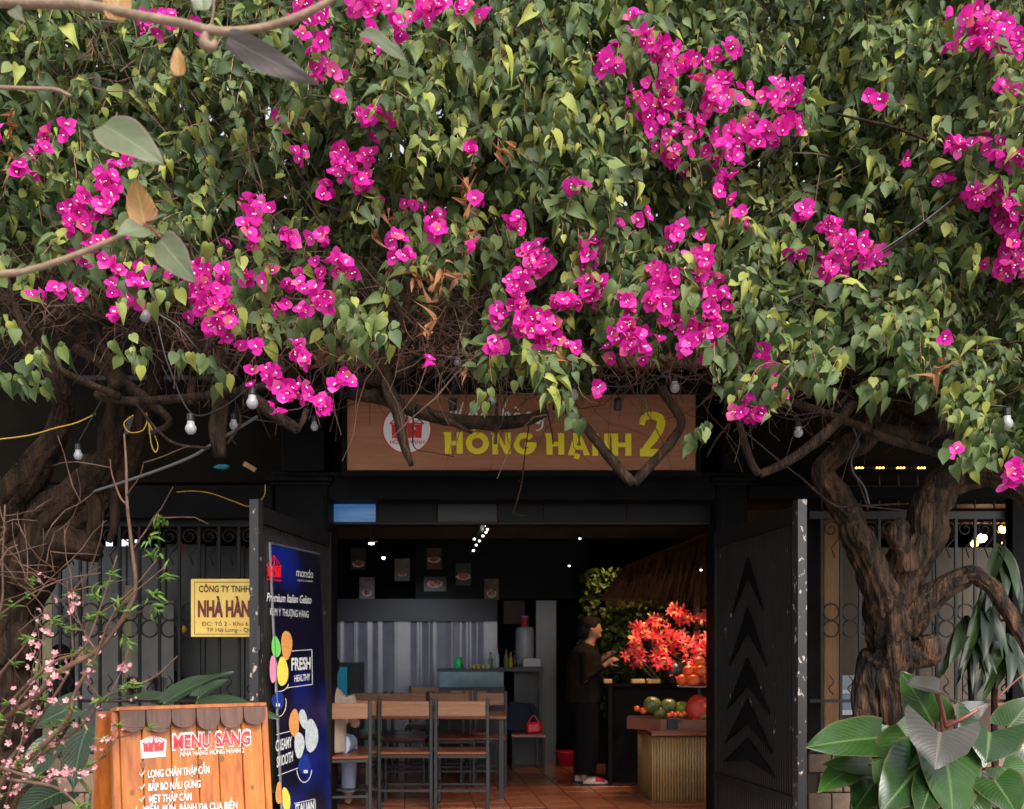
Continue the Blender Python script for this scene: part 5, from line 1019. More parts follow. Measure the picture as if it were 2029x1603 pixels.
# transom panes
TR = thing('transom_window', (X(870), 7.85, 2.33), 'row of dark glass transom panes under the lintel, one painted with a blue reflection', 'window')
for a, b, m in ((655, 745, 'blue_reflection'), (748, 865, 'black_wall'), (868, 985, 'steel_dark'), (988, 1075, 'black_wall'), (1078, 1240, 'black_wall'), (1243, 1412, 'black_wall')):  # first pane: blue reflection painted into the colour, with a faint glow
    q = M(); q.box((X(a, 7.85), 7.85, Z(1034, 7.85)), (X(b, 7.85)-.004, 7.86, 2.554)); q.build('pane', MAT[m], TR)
q = M(); q.box((X(653, 7.85), 7.84, Z(1039, 7.85)), (X(1415, 7.85), 7.87, Z(1035, 7.85))); q.build('rail', MAT['dark_iron'], TR)
# silver strip curtain
cy_ = 12.3; q = M(); n = 150; xa, xb = X(655, cy_), X(985, cy_); zt = Z(1187, cy_); vs = []
for i in range(n+1):
    t = i/n; yv = cy_ + .035*abs(math.sin(t*17+.8*math.sin(t*9)))**.3 + .008*math.sin(t*60+math.sin(t*23)*2); vs += [(xa+(xb-xa)*t, yv, zt), (xa+(xb-xa)*t, yv+.01, .05)]
q.add(vs, [(2*i, 2*i+2, 2*i+3, 2*i+1) for i in range(n)]); simple('strip_curtain', q, MAT['curtain'], 'silvery grey pleated curtain across the back of the dining room', 'curtain', (0, cy_, .05), None, True)
q = M(); q.box((xa, cy_-.05, Z(1231, cy_)), (xb, cy_-.04, zt)); simple('curtain_valance', q, MAT['curtain_top'], 'dark translucent band along the top of the pleated curtain', 'valance', (0, cy_-.05, zt-.2))
PI_ = [(710,1107,30,42,'dish_a','dark framed food picture at upper left of the black wall'), (797,1129,30,44,'dish_b','pale grey food picture second from left'), (860,1107,30,42,'dish_c','food picture of a round bowl at upper middle'), (727,1166,30,44,'dish_b','food picture just above the curtain at left'), (862,1157,44,29,'dish_c','wide food picture with yellow garnish'), (918,1138,30,44,'dish_a','food picture of a red filled white bowl'), (974,1168,28,42,'dish_a','dim red food picture at the lower right of the black wall')]
for i, (cx, cy, w, h, m, lab) in enumerate(PI_):
    yy = 12.48; c = P(cx, cy, yy); T = thing('picture', c, lab, 'picture', 'food pictures on the black wall'); s_ = yy/F
    q = M(); q.box((c.x-w/2*s_, yy, c.z-h/2*s_), (c.x+w/2*s_, yy+.018, c.z+h/2*s_)); q.build('print', MAT[('print_dark', 'picture_ground', 'print_brown', 'dish_b', 'print_dark', 'print_dark', 'print_brown')[i]], T)
    q = M(); rx, ry = (w*(.40, .30, .42, .30, .36, .47, .33)[i])*s_, w*(.22, .10, .20, .24, .17, .24, .30)[i]*s_; cz = c.z - h*(.25, .22, .05, .2, 0, .1, .2)[i]*s_
    q.poly([(c.x+rx*math.cos(2*math.pi*k/16)*(1+.12*math.sin(k*2.7+i)), yy-.002, cz+ry*math.sin(2*math.pi*k/16)) for k in range(16)]); q.build('dish', MAT['sign_white'], T, fix=True)
    for k in range(5):
        q = M(); a = k*1.3+i; e_ = (c.x+rx*.45*math.cos(a), cz+ry*.4*math.sin(a)+ry*.2)
        q.poly([(e_[0]+rx*(.38 if i != 1 else .2)*math.cos(2*math.pi*j/7), yy-.003-.0004*k, e_[1]+ry*.5*math.sin(2*math.pi*j/7)) for j in range(7)]); q.build('food', MAT[('fruit_red', 'wire_yellow', 'fruit_green', 'fruit_red', 'fruit_net')[(k+i) % 5 if i != 5 else 0]], T, fix=True)
# pendant and track lights (lit in the photograph)
c = P(760, 1105, 10.6); T = thing('pendant_light', c, 'small bright bluish white pendant light in front of the black wall', 'lamp'); q = M(); q.ell(c, (.018, .018, .018)); q.build('bulb', MAT['light_white'], T, smooth=True)
q = M(); q.tube([(c.x, c.y, c.z+.02, .003), (c.x, c.y, 2.759, .003)], 5); q.build('cord', MAT['black_plastic'], T)
q = M(); q.lathe([(.03, .02), (.05, .0), (.03, .07), (.01, .09)], c + Vector((0, 0, .0)), 12); q.build('shade', MAT['black_plastic'], T)
for (cx, cy) in ((738, 1065), (735, 1052)):
    pass
T = thing('track_light', P(955, 1060, 9.8), 'black ceiling track with a row of tiny lit spots', 'lamp'); q = M(); q.bar(P(960,1030,9.6), P(935,1095,10.6), .05, .04); q.build('track', MAT['black_plastic'], T)
for cx, cy in ((960,1042),(966,1049),(963,1055),(957,1062),(940,1068),(950,1072),(944,1080),(938,1091)):
    q = M(); q.ell(P(cx, cy, 9.9), (.012, .012, .009), 8, 5); q.build('lit_spot', MAT['light_point'], T)
T = thing('track_light', P(737, 1060, 9.8), 'black double spotlight hanging from the ceiling left of the pendant', 'lamp'); q = M(); q.bar(P(727,1035,9.8), P(742,1075,9.8), .09, .06); q.build('lamp_head', MAT['black_plastic'], T); q = M(); q.ell(P(736, 1077, 9.78), (.03, .02, .012)); q.build('lit_lens', MAT['light_point'], T)
for (px, py, Y, lab) in ((1128, 1121, 10.5, 'tiny white ceiling spot beside the wall bracket'), (1149, 1067, 10.5, 'tiny lit spot near the ceiling right of the track'), (1389, 1129, 9.4, 'tiny warm light in the thatch edge')):
    c = P(px, py, Y); T = thing('spot_lamp', c, lab, 'lamp'); q = M(); q.ell(c, (.011, .011, .011), 8, 6); q.build('lit_bulb', MAT['light_point'], T); q = M(); q.lathe([(.02, .0), (.025, .03), (.01, .06)], c+Vector((0, 0, .003)), 8); q.build('cap', MAT['black_plastic'], T)

# chairs: tall steel frame, wooden back rail and seat
def chair(lab):
    T = thing('dining_chair', (0, 0, 0), lab, 'chair', 'wooden railed steel dining chairs')
    w, d = .44, .42
    for sx in (-1, 1):
        q = M(); q.obox((sx*(w/2), -d/2, .47), (.028, .028, .94), None, 0, .003); q.build('leg', MAT['iron_grey'], T)
        q = M(); q.obox((sx*(w/2), d/2, .235), (.028, .028, .46), None, 0, .003); q.build('leg', MAT['iron_grey'], T)
    q = M(); q.obox((0, -d/2-.004, .855), (w-.034, .022, .13), None, 0, .005); q.build('back_rail', MAT['chair_wood'], T)
    q = M(); q.obox((0, 0, .478), (w+.02, d+.02, .026), None, 0, .006); q.build('seat', MAT['seat_wood'], T)
    q = M()
    for y in (-d/2, d/2): q.obox((0, y, .45), (w-.03, .024, .024)); q.obox((0, y, .16), (w-.03, .02, .02))
    for x in (-w/2, w/2): q.obox((x, 0, .45), (.024, d-.03, .024)); q.obox((x, 0, .19), (.02, d-.03, .02))
    q.build('frame', MAT['iron_grey'], T); return T
CH = [(803, 1390, 8.35, 0, 'dining chair with light back rail nearest the doorway at left centre'), (915, 1390, 8.35, 0, 'dining chair with light back rail nearest the doorway, right of its twin'), (700, 1390, 8.42, 0, 'dining chair half hidden by the left gate beside two front chairs'),
      (796, 1368, 9.7, 180, 'darker dining chair facing the front from the far side of the table'), (895, 1370, 9.7, 180, 'darker dining chair on the far side of the table at right'),
      (735, 1355, 10.1, 0, 'second row dining chair nearest the fish tank'), (958, 1368, 9.75, 180, 'darker dining chair at the right end of the far row'), (842, 1340, 11.5, 180, 'rearmost dining chair in front of the curtain at left'), (925, 1340, 10.4, 180, 'rearmost dining chair before the display counter'),
      (805, 1355, 10.1, 0, 'second row dining chair behind the table at left'), (890, 1352, 10.1, 0, 'second row dining chair behind the table at right'), (668, 1432, 7.98, 12, 'orange railed chair right behind the left gate with a seated person')]
c0 = None
for i, (px, py, Y, rz, lab) in enumerate(CH):
    if c0 is None: t = c0 = chair(lab)
    else: t = copy_tree(c0); t['label'] = lab
    xx = X(px, Y - .21)
    t.location = (xx, Y, .008); t.rotation_euler = (0, 0, R(rz))
def table(px, Y, w, lab):
    x = X(px, Y); T = thing('dining_table', (x, Y, .008), lab, 'table', 'brown topped dining tables')
    q = M(); q.box((x-w/2, Y-.35, .735), (x+w/2, Y+.35, .77), 0, .006); q.build('table_top', MAT['seat_wood'], T)
    for sx in (-1, 1):
        for sy in (-1, 1): q = M(); q.box((x+sx*(w/2-.05)-.02, Y+sy*.30-.02, .008), (x+sx*(w/2-.05)+.02, Y+sy*.30+.02, .734)); q.build('leg', MAT['iron_grey'], T)
table(845, 9.05, 1.52, 'brown dining table between the two rows of chairs'); table(850, 10.9, 1.2, 'far dining table in front of the curtain')
q = M(); b0 = P(725, 1385, 8.9)
for k, (px, w) in enumerate(((722, 14), (748, 16), (772, 10), (788, 24))):
    c = P(px, 1456, 11.3); q = M(); q.box((c.x-w*.006/1.5, c.y, c.z-.05), (c.x+w*.006/1.5, c.y+.2, c.z+.05), 0, .01); simple('plastic_tub', q, MAT['green_plastic'], ('small green plastic tub seen between chair legs at left', 'green plastic tub second from the left under the far table', 'narrow green plastic tub third from the left under the table', 'widest green plastic tub under the far table')[k], 'tub', (c.x, c.y, c.z-.05), 'green tubs under the far table')
# storage rack left, display counter, jar, water jug, white panels
q = M(); a = P(662, 1316, 11.4); b = P(712, 1385, 11.4)
T = thing('aquarium', (a.x, 11.4, 0), 'teal lit fish tank on a dark stand at the left edge of the doorway', 'aquarium')
q = M(); q.box((a.x-.1, 11.4, b.z), (P(688, 0, 11.4).x, 11.8, a.z-.02), 0, .005); q.build('tank', MAT['teal_box'], T)
q = M(); q.box((a.x-.12, 11.38, a.z-.018), (b.x, 11.82, a.z+.02)); q.box((P(690, 0, 11.4).x, 11.38, .012), (b.x, 11.8, a.z-.02)); q.box((a.x-.12, 11.38, .012), (P(688, 0, 11.4).x, 11.8, b.z-.01)); q.build('stand', MAT['steel_dark'], T)
a = P(866, 1327, 11.0); b = P(1003, 1392, 11.0)
T = thing('display_counter', ((a.x+b.x)/2, 11.2, .01), 'low glass fronted display counter below the green jar', 'counter')
q = M(); q.box((a.x, 11.0, a.z-.02), (b.x, 11.6, a.z+.01), 0, .004); q.build('counter_top', MAT['steel_dark'], T)
q = M(); q.box((a.x+.03, 11.01, a.z-.20), (b.x-.03, 11.02, a.z-.025)); q.build('glass_front', MAT['glass_teal'], T)
q = M(); q.box((a.x+.02, 11.03, .01), (b.x-.02, 11.58, a.z-.205)); q.build('cabinet', MAT['steel_dark'], T)
c = P(909, 1326, 11.2); T = thing('glass_jar', c, 'bright green lidded jar standing on the display counter', 'jar'); q = M(); q.lathe([(.048, 0), (.052, .01), (.046, .09), (.034, .115)], c+Vector((0, 0, .005)), 14); q.build('body', MAT['green_plastic'], T, smooth=True); q = M(); q.lathe([(.036, .116), (.036, .14), (.01, .145)], c+Vector((0, 0, .005)), 12); q.build('lid', MAT['green_plastic'], T)
for k in range(4):
    c = P(940+k*9, 1326, 11.15); q = M(); q.lathe([(.014, 0), (.018, .05), (.012, .055)], c, 8); simple('spice_jar', q, MAT['wire_yellow' if k != 3 else 'white_plastic'], ('leftmost small amber jar on the display counter', 'second small amber jar on the display counter', 'third small amber jar on the display counter', 'small white cup on the display counter')[k], 'jar', c, 'small jars on the display counter')
a = P(1062, 1190, 11.8); b = P(1102, 1400, 11.8); q = M(); q.box((a.x, 11.8, .01), (b.x, 11.84, a.z)); simple('white_panel', q, MAT['glass_grey'], 'tall pale ribbed panel standing behind the water dispenser', 'panel', ((a.x+b.x)/2, 11.8, .01))
q = M(); a = P(998, 1190, 12.2); b = P(1040, 1236, 12.2); q.box((a.x, 12.2, b.z), (b.x, 12.23, a.z)); simple('notice_board', q, MAT['panel_beige'], 'pale green grey notice board beside the curtain', 'board', ((a.x+b.x)/2, 12.2, b.z))
c = P(1040, 1318, 11.5); T = thing('water_dispenser', (c.x, c.y, .01), 'white water dispenser with red and blue topped bottle', 'water dispenser')
q = M(); q.box((c.x-.13, 11.45, .012), (c.x+.13, 11.75, c.z)); q.build('cabinet', MAT['steel_dark'], T)
q = M(); q.lathe([(.10, 0), (.11, .02), (.11, .40), (.10, .45), (.05, .46)], (c.x, 11.55, c.z+.003), 16); q.build('bottle', MAT['white_plastic'], T, smooth=True)
q = M(); q.lathe([(.045, .462), (.045, .57)], (c.x, 11.55, c.z+.003), 12); q.build('red_cap', MAT['red_plastic'], T); q = M(); q.lathe([(.047, .572), (.047, .59)], (c.x, 11.55, c.z+.003), 12); q.build('blue_band', MAT['denim_pale'], T)
a = P(1036, 1304, 11.2); b = P(1072, 1322, 11.2); q = M(); q.box((a.x, 11.2, b.z), (b.x, 11.4, a.z), 0, .01); simple('plastic_bin', q, MAT['white_plastic'], 'small translucent white box on the shelf by the dispenser', 'box', ((a.x+b.x)/2, 11.3, b.z))
a = P(985, 1322, 11.19); b = P(1078, 1330, 11.19); q = M(); q.box((a.x, 11.15, b.z), (b.x, 11.45, a.z-.002)); q.box((a.x+.02, 11.2, .01), (a.x+.06, 11.4, b.z)); q.box((b.x-.06, 11.2, .01), (b.x-.02, 11.4, b.z)); simple('side_shelf', q, MAT['steel_dark'], 'dark side shelf under the white box beside the counter', 'shelf', ((a.x+b.x)/2, 11.3, .01))
T = thing('side_chair', (P(1045, 1430, 10.9).x, 10.9, .01), 'dark chair with blue jacket and red bag right of the counter', 'chair'); cx = T.location.x
q = M(); q.box((cx-.18, 10.75, .40), (cx+.2, 11.1, .43)); q.build('seat', MAT['seat_wood'], T)
for sx in (-.16, .18):
    for yy in (10.77, 11.07): q = M(); q.box((cx+sx-.015, yy-.015, .012), (cx+sx+.015, yy+.015, .399)); q.build('leg', MAT['dark_iron'], T)
q = M(); q.obox((cx-.08, 11.10, .60), (.30, .03, .34), Matrix.Rotation(R(6), 3, 'Y'), 0, .014); q.tube(cr([(cx-.22, 11.09, .74, .03), (cx-.27, 11.07, .62, .035), (cx-.25, 11.06, .50, .03)], 4), 8); q.tube(cr([(cx+.05, 11.09, .74, .03), (cx+.09, 11.07, .62, .035), (cx+.07, 11.06, .50, .03)], 4), 8); simple('jacket', q, MAT['blue_cloth'], 'dark blue jacket hung on the chair right of the counter', 'jacket', (cx-.08, 11.05, .5), None, False)
q = M(); q.obox((cx+.07, 10.85, .50), (.17, .07, .13), Matrix.Rotation(R(-5), 3, 'Y'), 0, .025); q.tube(cr([(cx+.01, 10.85, .56, .006), (cx+.07, 10.85, .64, .006), (cx+.13, 10.85, .56, .006)], 5), 6); simple('bag', q, MAT['red_plastic'], 'dark red bag lying on the chair right of the counter', 'bag', (cx+.07, 10.85, .432))
c = P(1122, 1425, 11.4); q = M(); q.lathe([(.09, 0), (.13, .16), (.135, .17), (.12, .17)], (c.x, c.y, .012), 14); simple('bucket', q, MAT['red_plastic'], 'red bucket on the floor left of the standing person', 'bucket', (c.x, c.y, .012), None, True)
for k, (px, h, m_, lab) in enumerate(((1003, .20, 'fruit_green', 'tall dark green bottle at the left end of the side shelf'), (1012, .16, 'wire_yellow', 'amber bottle second on the side shelf'), (1020, .18, 'black_plastic', 'black bottle third on the side shelf'), (985, .24, 'white_plastic', 'pale tall bottle at the right end of the display counter'), (972, .17, 'fruit_green', 'short green bottle beside the pale one on the display counter'))):
    zz = P(0, 1322, 11.19).z if px > 995 else P(0, 1327, 11.0).z+.012; xx = X(px, 11.25); T = thing('bottle', (xx, 11.25, zz), lab, 'bottle', 'bottles on the back counters')
    q = M(); q.lathe([(.022, 0), (.026, .01), (.026, h*.6), (.010, h*.8), (.010, h)], (xx, 11.25, zz), 12); q.build('body', MAT[m_], T, smooth=True); q = M(); q.lathe([(.012, h+.001), (.012, h+.02)], (xx, 11.25, zz), 10); q.build('cap', MAT['red_plastic' if k % 2 else 'black_plastic'], T)
for k, (px, Y) in enumerate(((810, 9.0), (880, 9.1), (925, 8.95))):
    xx = X(px, Y); T = thing('chopstick_cup', (xx, Y, .779), ('chopstick cup at the left of the near table', 'chopstick cup in the middle of the near table', 'chopstick cup at the right of the near table')[k], 'cup', 'cups on the near dining table')
    q = M(); q.lathe([(.03, 0), (.036, .10), (.032, .10), (.028, .02)], (xx, Y, .779), 12); q.build('cup', MAT['steel_dark'], T)
    for j in range(5): q = M(); q.tube([(xx+.005*j-.01, Y, .80, .003), (xx+.012*(j-2)*1.2, Y+.01*(j % 2), .97, .002)], 4); q.build('chopstick', MAT['chair_wood'], T)
# hedge wall panel behind the person
T = thing('green_wall', P(1215, 1400, 11.6), 'leafy artificial green wall lit yellow behind the standing person', 'green wall'); a = P(1152, 1130, 11.6); b = P(1275, 1420, 11.6)
q = M(); q.box((a.x, 11.6, .012), (b.x+.5, 11.7, a.z)); q.build('backing', MAT['wall_dark'], T)
n = 1500; pp = np.stack([rng.uniform(a.x, b.x+.4, n), 11.58-rng.uniform(0, .08, n), rng.uniform(.6, a.z, n)], 1); v, f = scatter(LT[0][0], LT[0][1], frames(rng.normal(0, 1, (n, 3)), np.stack([rng.normal(0, .6, n), -np.ones(n), rng.normal(.6, .4, n)], 1), rng.uniform(.05, .09, n)), pp)
o = link('leafage', npmesh('leafage', v-np.array(T.location), f, MAT['hedge_leaf']), T); o['kind'] = 'stuff'
# thatched awning
T = thing('thatch_awning', P(1330, 1200, 10.3), 'dark straw thatched awning hanging over the lilies', 'awning'); q = M()
rg = np.random.default_rng(5)
for layer in range(4):
    for i in range(230):
        t = rg.random(); px = 1205 + 235*t; pyt = 1135 - 75*t + rg.normal(0, 6); pyb = 1195 + rg.uniform(-22, 14); Y = 10.0 + .12*layer + rg.uniform(0, .1)
        a, b = P(px+20, pyt, Y+.45), P(px+rg.normal(0, 7), pyb, Y); q.tube([(*a, .004), (*((a+b)/2+Vector((0, -.05, .02))), .004), (*b, .0015)], 3, cap=False)
q.build('straw', MAT['thatch'], T, kind='stuff')
q = M(); q.poly([P(1190, 1190, 10.5), P(1450, 1175, 10.5), P(1450, 1040, 11.0), P(1240, 1125, 11.0)], (0, .02, .03)); q.build('thatch_base', MAT['thatch'], T, fix=True)
q = M(); q.box((P(1388,0,10).x, 10.35, .012), (P(1400,0,10).x, 10.42, 2.1)); q.build('bamboo_post', MAT['plank_warm'], T)
# fruit counter
fc0 = P(1294, 1450, 8.6); T = thing('fruit_counter', (fc0.x+.6, 9.3, .008), 'bamboo fronted fruit counter inside the entrance at right', 'counter'); cl, crr = fc0.x, fc0.x+1.5; ztop = .60
q = M(); q.box((cl-.03, 8.50, ztop), (crr, 9.9, ztop+.035), 0, .005); q.build('counter_top', MAT['seat_wood'], T)
q = M(); q.box((cl+.03, 8.60, .01), (crr-.02, 9.8, ztop-.002)); q.build('carcass', MAT['wall_brown'], T)
for i in range(46):
    x = cl + .012 + i*.026; q = M()
    if i == 0:
        q.tube([(0, 0, 0, .0125), (0, 0, ztop-.02, .0125)], 7); o = q.build('bamboo_slat', MAT['bamboo'], None, True); bme = o.data; bpy.data.objects.remove(o)
    o = link('bamboo_slat', bme, T); o.location = Vector((x, 8.56, .012)) - org(T)
for i in range(38):
    o = link('bamboo_slat', bme, T); o.location = Vector((cl-.002, 8.59+i*.026, .012)) - org(T)
# trays and fruit
def fruit(nm, c, r, m, lab, grp, cat='fruit', stretch=(1, 1, .88)):
    q = M(); q.ell(c, (r*stretch[0], r*stretch[1], r*stretch[2]), 14, 9); o = q.build('flesh', m, None, True, at=c); o.name = nm; props(o, lab, cat, grp)
    st = M(); st.tube([(*c, .004), (c[0]+.003, c[1], c[2]+r*stretch[2]+.012, .003)], 5); s_ = st.build('stalk', MAT['twig'], o); s_.location = (0, 0, 0)
    # geometry of the stalk is stored relative to the fruit's own origin
    return o
tx0 = P(1258, 0, 8.95).x; q = M(); zt_ = ztop+.036
tp = [(tx0-.08, 8.90), (cl+.08, 8.68), (cl+.7, 8.60), (cl+.7, 9.2), (tx0-.02, 9.25)]
q.poly([(x, y, zt_) for x, y in tp], (0, 0, .012)); 
for (xa, ya), (xb_, yb_) in zip(tp, tp[1:]+tp[:1]): q.bar((xa, ya, zt_+.05), (xb_, yb_, zt_+.05), .10, .014) if False else q.poly([(xa, ya, zt_+.013), (xb_, yb_, zt_+.013), (xb_*1.0, yb_, zt_+.10), (xa, ya, zt_+.10)], (0, .008, 0))
simple('fruit_tray', q, MAT['tray_brown'], 'brown wooden tray holding melons on the bamboo counter', 'tray', (cl+.3, 8.9, zt_))
for i, (px, py, r, m) in enumerate([(1292,1396,.085,'fruit_green'), (1325,1400,.085,'fruit_green'), (1352,1403,.075,'melon'), (1308,1412,.07,'fruit_green'), (1275,1408,.035,'fruit_red'), (1262,1404,.03,'fruit_red'), (1340,1415,.06,'fruit_green')]):
    c = P(px, py, 8.95); fruit('melon' if r > .05 else 'apple', c, r, MAT[m], ('large striped melon at the left of the tray', 'large dark green melon in the middle of the tray', 'yellow green melon beside the red net bag', 'dark green melon lying low in front of the others', 'small red fruit in the left corner of the tray', 'small red fruit at the very end of the tray', 'green melon under the yellow green one')[i], 'fruit laid in the brown tray')
T = thing('fruit_box', P(1342, 1430, 8.70), 'small black box of red tomatoes on the counter front', 'box'); c = P(1342, 1432, 8.70); q = M(); q.box((c.x-.10, 8.66, c.z-.06), (c.x+.10, 8.80, c.z+.045), 0, .006); q.build('carton', MAT['black_plastic'], T)
q = M(); q.poly([P(1343, 1424, 8.655), P(1362, 1424, 8.655), P(1362, 1433, 8.655), P(1343, 1433, 8.655)]); q.build('sticker', MAT['glass_grey'], T)
for k in range(6): fruit('tomato', P(1326+k*6, 1417-(k % 2)*3, 8.73), .024, MAT['fruit_red'], ('leftmost', 'second', 'third', 'fourth', 'fifth', 'rightmost')[k] + ' small red tomato in the black box on the counter', 'tomatoes in the black box')
T = thing('net_bag', P(1383, 1425, 8.85), 'orange red net bag of fruit slumped on the counter', 'net bag'); q = M(); q.ell(P(1383, 1408, 8.85), (.12, .10, .15), 18, 12, wob=.12); q.tube(cr([(*P(1375, 1425, 8.8), .03), (*P(1372, 1445, 8.72), .02), (*P(1374, 1458, 8.70), .03)], 4), 8); q.build('net', MAT['fruit_net'], T, smooth=True)
for i, (px, py) in enumerate([(1402,1398),(1396,1420),(1412,1421),(1408,1409)]): fruit('mango', P(px, py, 8.8), .06, MAT['fruit_green'] if i else MAT['fruit_red'], ('orange mango behind the green ones at the gate edge', 'green mango lying in front of the net bag', 'green mango partly behind the right gate leaf', 'upper green mango beside the net bag')[i], 'mangoes beside the net bag', 'fruit', (1.3, 1, .7))
c = P(1375, 1357, 8.9); T = thing('fruit_stand', (c.x+.05, c.y, zt_), 'round tiered stand under the pyramid of red fruit', 'stand'); q = M(); q.lathe([(.02, 0), (.20, .002), (.21, .012), (.02, .014)], (c.x+.05, c.y, c.z-.02), 22); q.build('plate', MAT['white_plastic'], T); q = M(); q.tube([(c.x+.05, c.y, zt_, .02), (c.x+.05, c.y, c.z-.02, .02)], 8); q.tube([(c.x+.05, c.y, zt_, .09), (c.x+.05, c.y, zt_+.01, .08)], 12); q.build('column', MAT['steel_dark'], T)
lv = [(0, 6, .14), (.085, 4, .085), (.165, 1, 0)]; kk = 0
for dz, n, rr in lv:
    for k in range(n + (1 if n == 6 else 0)):
        a = 2*math.pi*k/n; r0 = rr if k < n else 0; fruit('apple', (c.x+.05+r0*math.cos(a)*1.1, c.y+r0*math.sin(a), c.z+.045+dz), .062, MAT['fruit_red'], ('glossy red orange fruit at the %s of the bottom tier' % ('right end', 'back right', 'back left', 'left end', 'front left', 'front right', 'hidden centre')[k], 'glossy red orange fruit at the %s of the middle tier' % ('right', 'back', 'left', 'front', '', '', '')[k], 'single red orange fruit crowning the pyramid')[(0, 1, 2)[lv.index((dz, n, rr))]], ('fruit in the bottom tier', 'fruit in the middle tier', 'fruit on the pyramid top')[lv.index((dz, n, rr))]); kk += 1
for i, px in enumerate((1205, 1265, 1296)):
    c = P(px, 1350, 9.6); q = M(); q.box((c.x-(.04 if i == 0 else .065), 9.6, c.z-.02), (c.x+(.04 if i == 0 else .065), 9.72, c.z+.022), 0, .006); simple('card_box', q, MAT['basket_tan'], ('small tan card box nearest the person hand', 'left tan box on the flower shelf', 'right tan box on the flower shelf')[i], 'box', (c.x, 9.66, c.z-.02), 'tan boxes on the flower shelf')
a = P(1200, 1356, 9.58); b = P(1420, 1500, 9.58); q = M(); q.box((a.x, 9.75, a.z-.03), (b.x+.3, 10.1, a.z)); q.box((a.x+.03, 9.6, .012), (a.x+.07, 9.9, a.z-.031)); q.box((a.x+.1, 9.85, .012), (b.x, 9.9, a.z-.031)); simple('flower_shelf', q, MAT['wall_dark'], 'dark wooden shelf carrying the lilies behind the fruit counter', 'shelf', ((a.x+b.x)/2, 9.75, .012))
# lilies
def lily(seed):
    r_ = np.random.default_rng(seed); V = []; Fc = []; b = 0
    for k in range(6):
        a = k*math.pi/3 + r_.uniform(-.1, .1); v = []; 
        for y, w, z in ((0, .05, 0), (.3, .16, .30), (.65, .19, .42), (.9, .10, .30), (1.08, .0, .12)):
            z = z*(1 if k % 2 else .85)
            for s_ in ((-1, 1) if w else (0,)): v.append((y*math.cos(a)-s_*w*math.sin(a), y*math.sin(a)+s_*w*math.cos(a), z))
        V += v; Fc += [(b, b+1, b+3), (b, b+3, b+2), (b+2, b+3, b+5), (b+2, b+5, b+4), (b+4, b+5, b+7), (b+4, b+7, b+6), (b+6, b+7, b+8)]; b += 9
    return np.array(V), np.array(Fc)
T = thing('lily_bouquet', P(1340, 1352, 9.7), 'large bouquet of red and pink lilies on the shelf under the thatch', 'flowers'); lms = [npmesh('lily', *lily(s_), MAT['lily_petal']) for s_ in range(3)]
LC = [(1270,1240,20,14,9),(1310,1235,22,14,9),(1333,1213,14,12,8),(1375,1228,22,12,9),(1405,1225,14,16,8),(1290,1262,18,14,8),(1345,1272,18,12,9),(1370,1290,22,16,11),(1400,1262,16,20,10),(1400,1290,12,14,6),(1255,1265,12,16,5),(1260,1300,18,16,8),(1300,1300,22,16,8),(1325,1310,14,12,6),(1335,1245,20,16,6),(1320,1288,20,14,6),(1250,1285,10,10,4),(1340,1330,16,8,3)]
for cx, cy, rx, ry, n in LC:
    for k in range(n):
        M3 = frames(rng.normal(0, 1, (1, 3)), np.array([[rng.normal(0, .45), -1, rng.normal(.2, .4)]]), [rng.uniform(.055, .085)])[0]; place(T, 'lily', lms[k % 3], M3, np.array(P(cx+rng.normal(0, rx*.6), cy+rng.normal(0, ry*.6), 9.5+rng.uniform(0, .3))))
n = 260; pp = np.array([P(rng.uniform(1235, 1415), rng.uniform(1230, 1350), 9.75+rng.uniform(0, .2)) for _ in range(n)]); v, f = scatter(LT[1][0]*np.array([.35, 1.4, 1]), LT[1][1], frames(rng.normal(0, 1, (n, 3)), rng.normal(0, 1, (n, 3)), rng.uniform(.07, .12, n)), pp); o = link('stem_leaves', npmesh('stem_leaves', v-np.array(T.location), f, MAT['strap_leaf']), T); o['kind'] = 'stuff'
q = M()
for k in range(26): a = P(1250+k*6.5, 1290+rng.uniform(-30, 30), 9.75); q.tube([(*a, .004), (*P(1300+k*2.5, 1352, 9.75), .004)], 4)
q.build('stems', MAT['stem_green'], T, kind='stuff')
q = M(); q.lathe([(.10, 0), (.14, .10), (.13, .22), (.09, .22)], P(1335, 1354, 9.75), 16); simple('vase', q, MAT['black_plastic'], 'dark vase half hidden under the lilies', 'vase', P(1335, 1354, 9.75), None, True)
# interior warm spot over fruit: small lamp hidden in the thatch
def lamp(nm, p, col, e, size, aim=None, ang=None, lab=None):
    l = bpy.data.lights.new(nm, 'SPOT' if ang else 'POINT'); l.energy = e; l.color = col; l.shadow_soft_size = size
    if ang: l.spot_size = R(ang); l.spot_blend = .6
    o = bpy.data.objects.new(nm, l); COL.objects.link(o); o.location = p
    if aim is not None: o.rotation_euler = (Vector(p)-Vector(aim)).to_track_quat('Z', 'Y').to_euler()
    return o
lamp('thatch_lamp', P(1370, 1150, 9.2), (1, .70, .50), 26, .04, P(1372, 1335, 9.3), 80)
lamp('floor_fill_warm', P(1300, 1080, 9.4), (1, .55, .28), 45, .1, P(1200, 1560, 9.6), 90)  # unseen warm spot added to brighten the floor tiles
lamp('ceiling_lamp', P(760, 1085, 9.8), (.85, .9, 1), 32, .05, P(800, 1420, 12.2), 75)
lamp('green_wall_lamp', (P(1215, 0, 11.2).x, 11.2, 2.6), (1, .8, .35), 9, .04, P(1215, 1230, 11.6), 90)
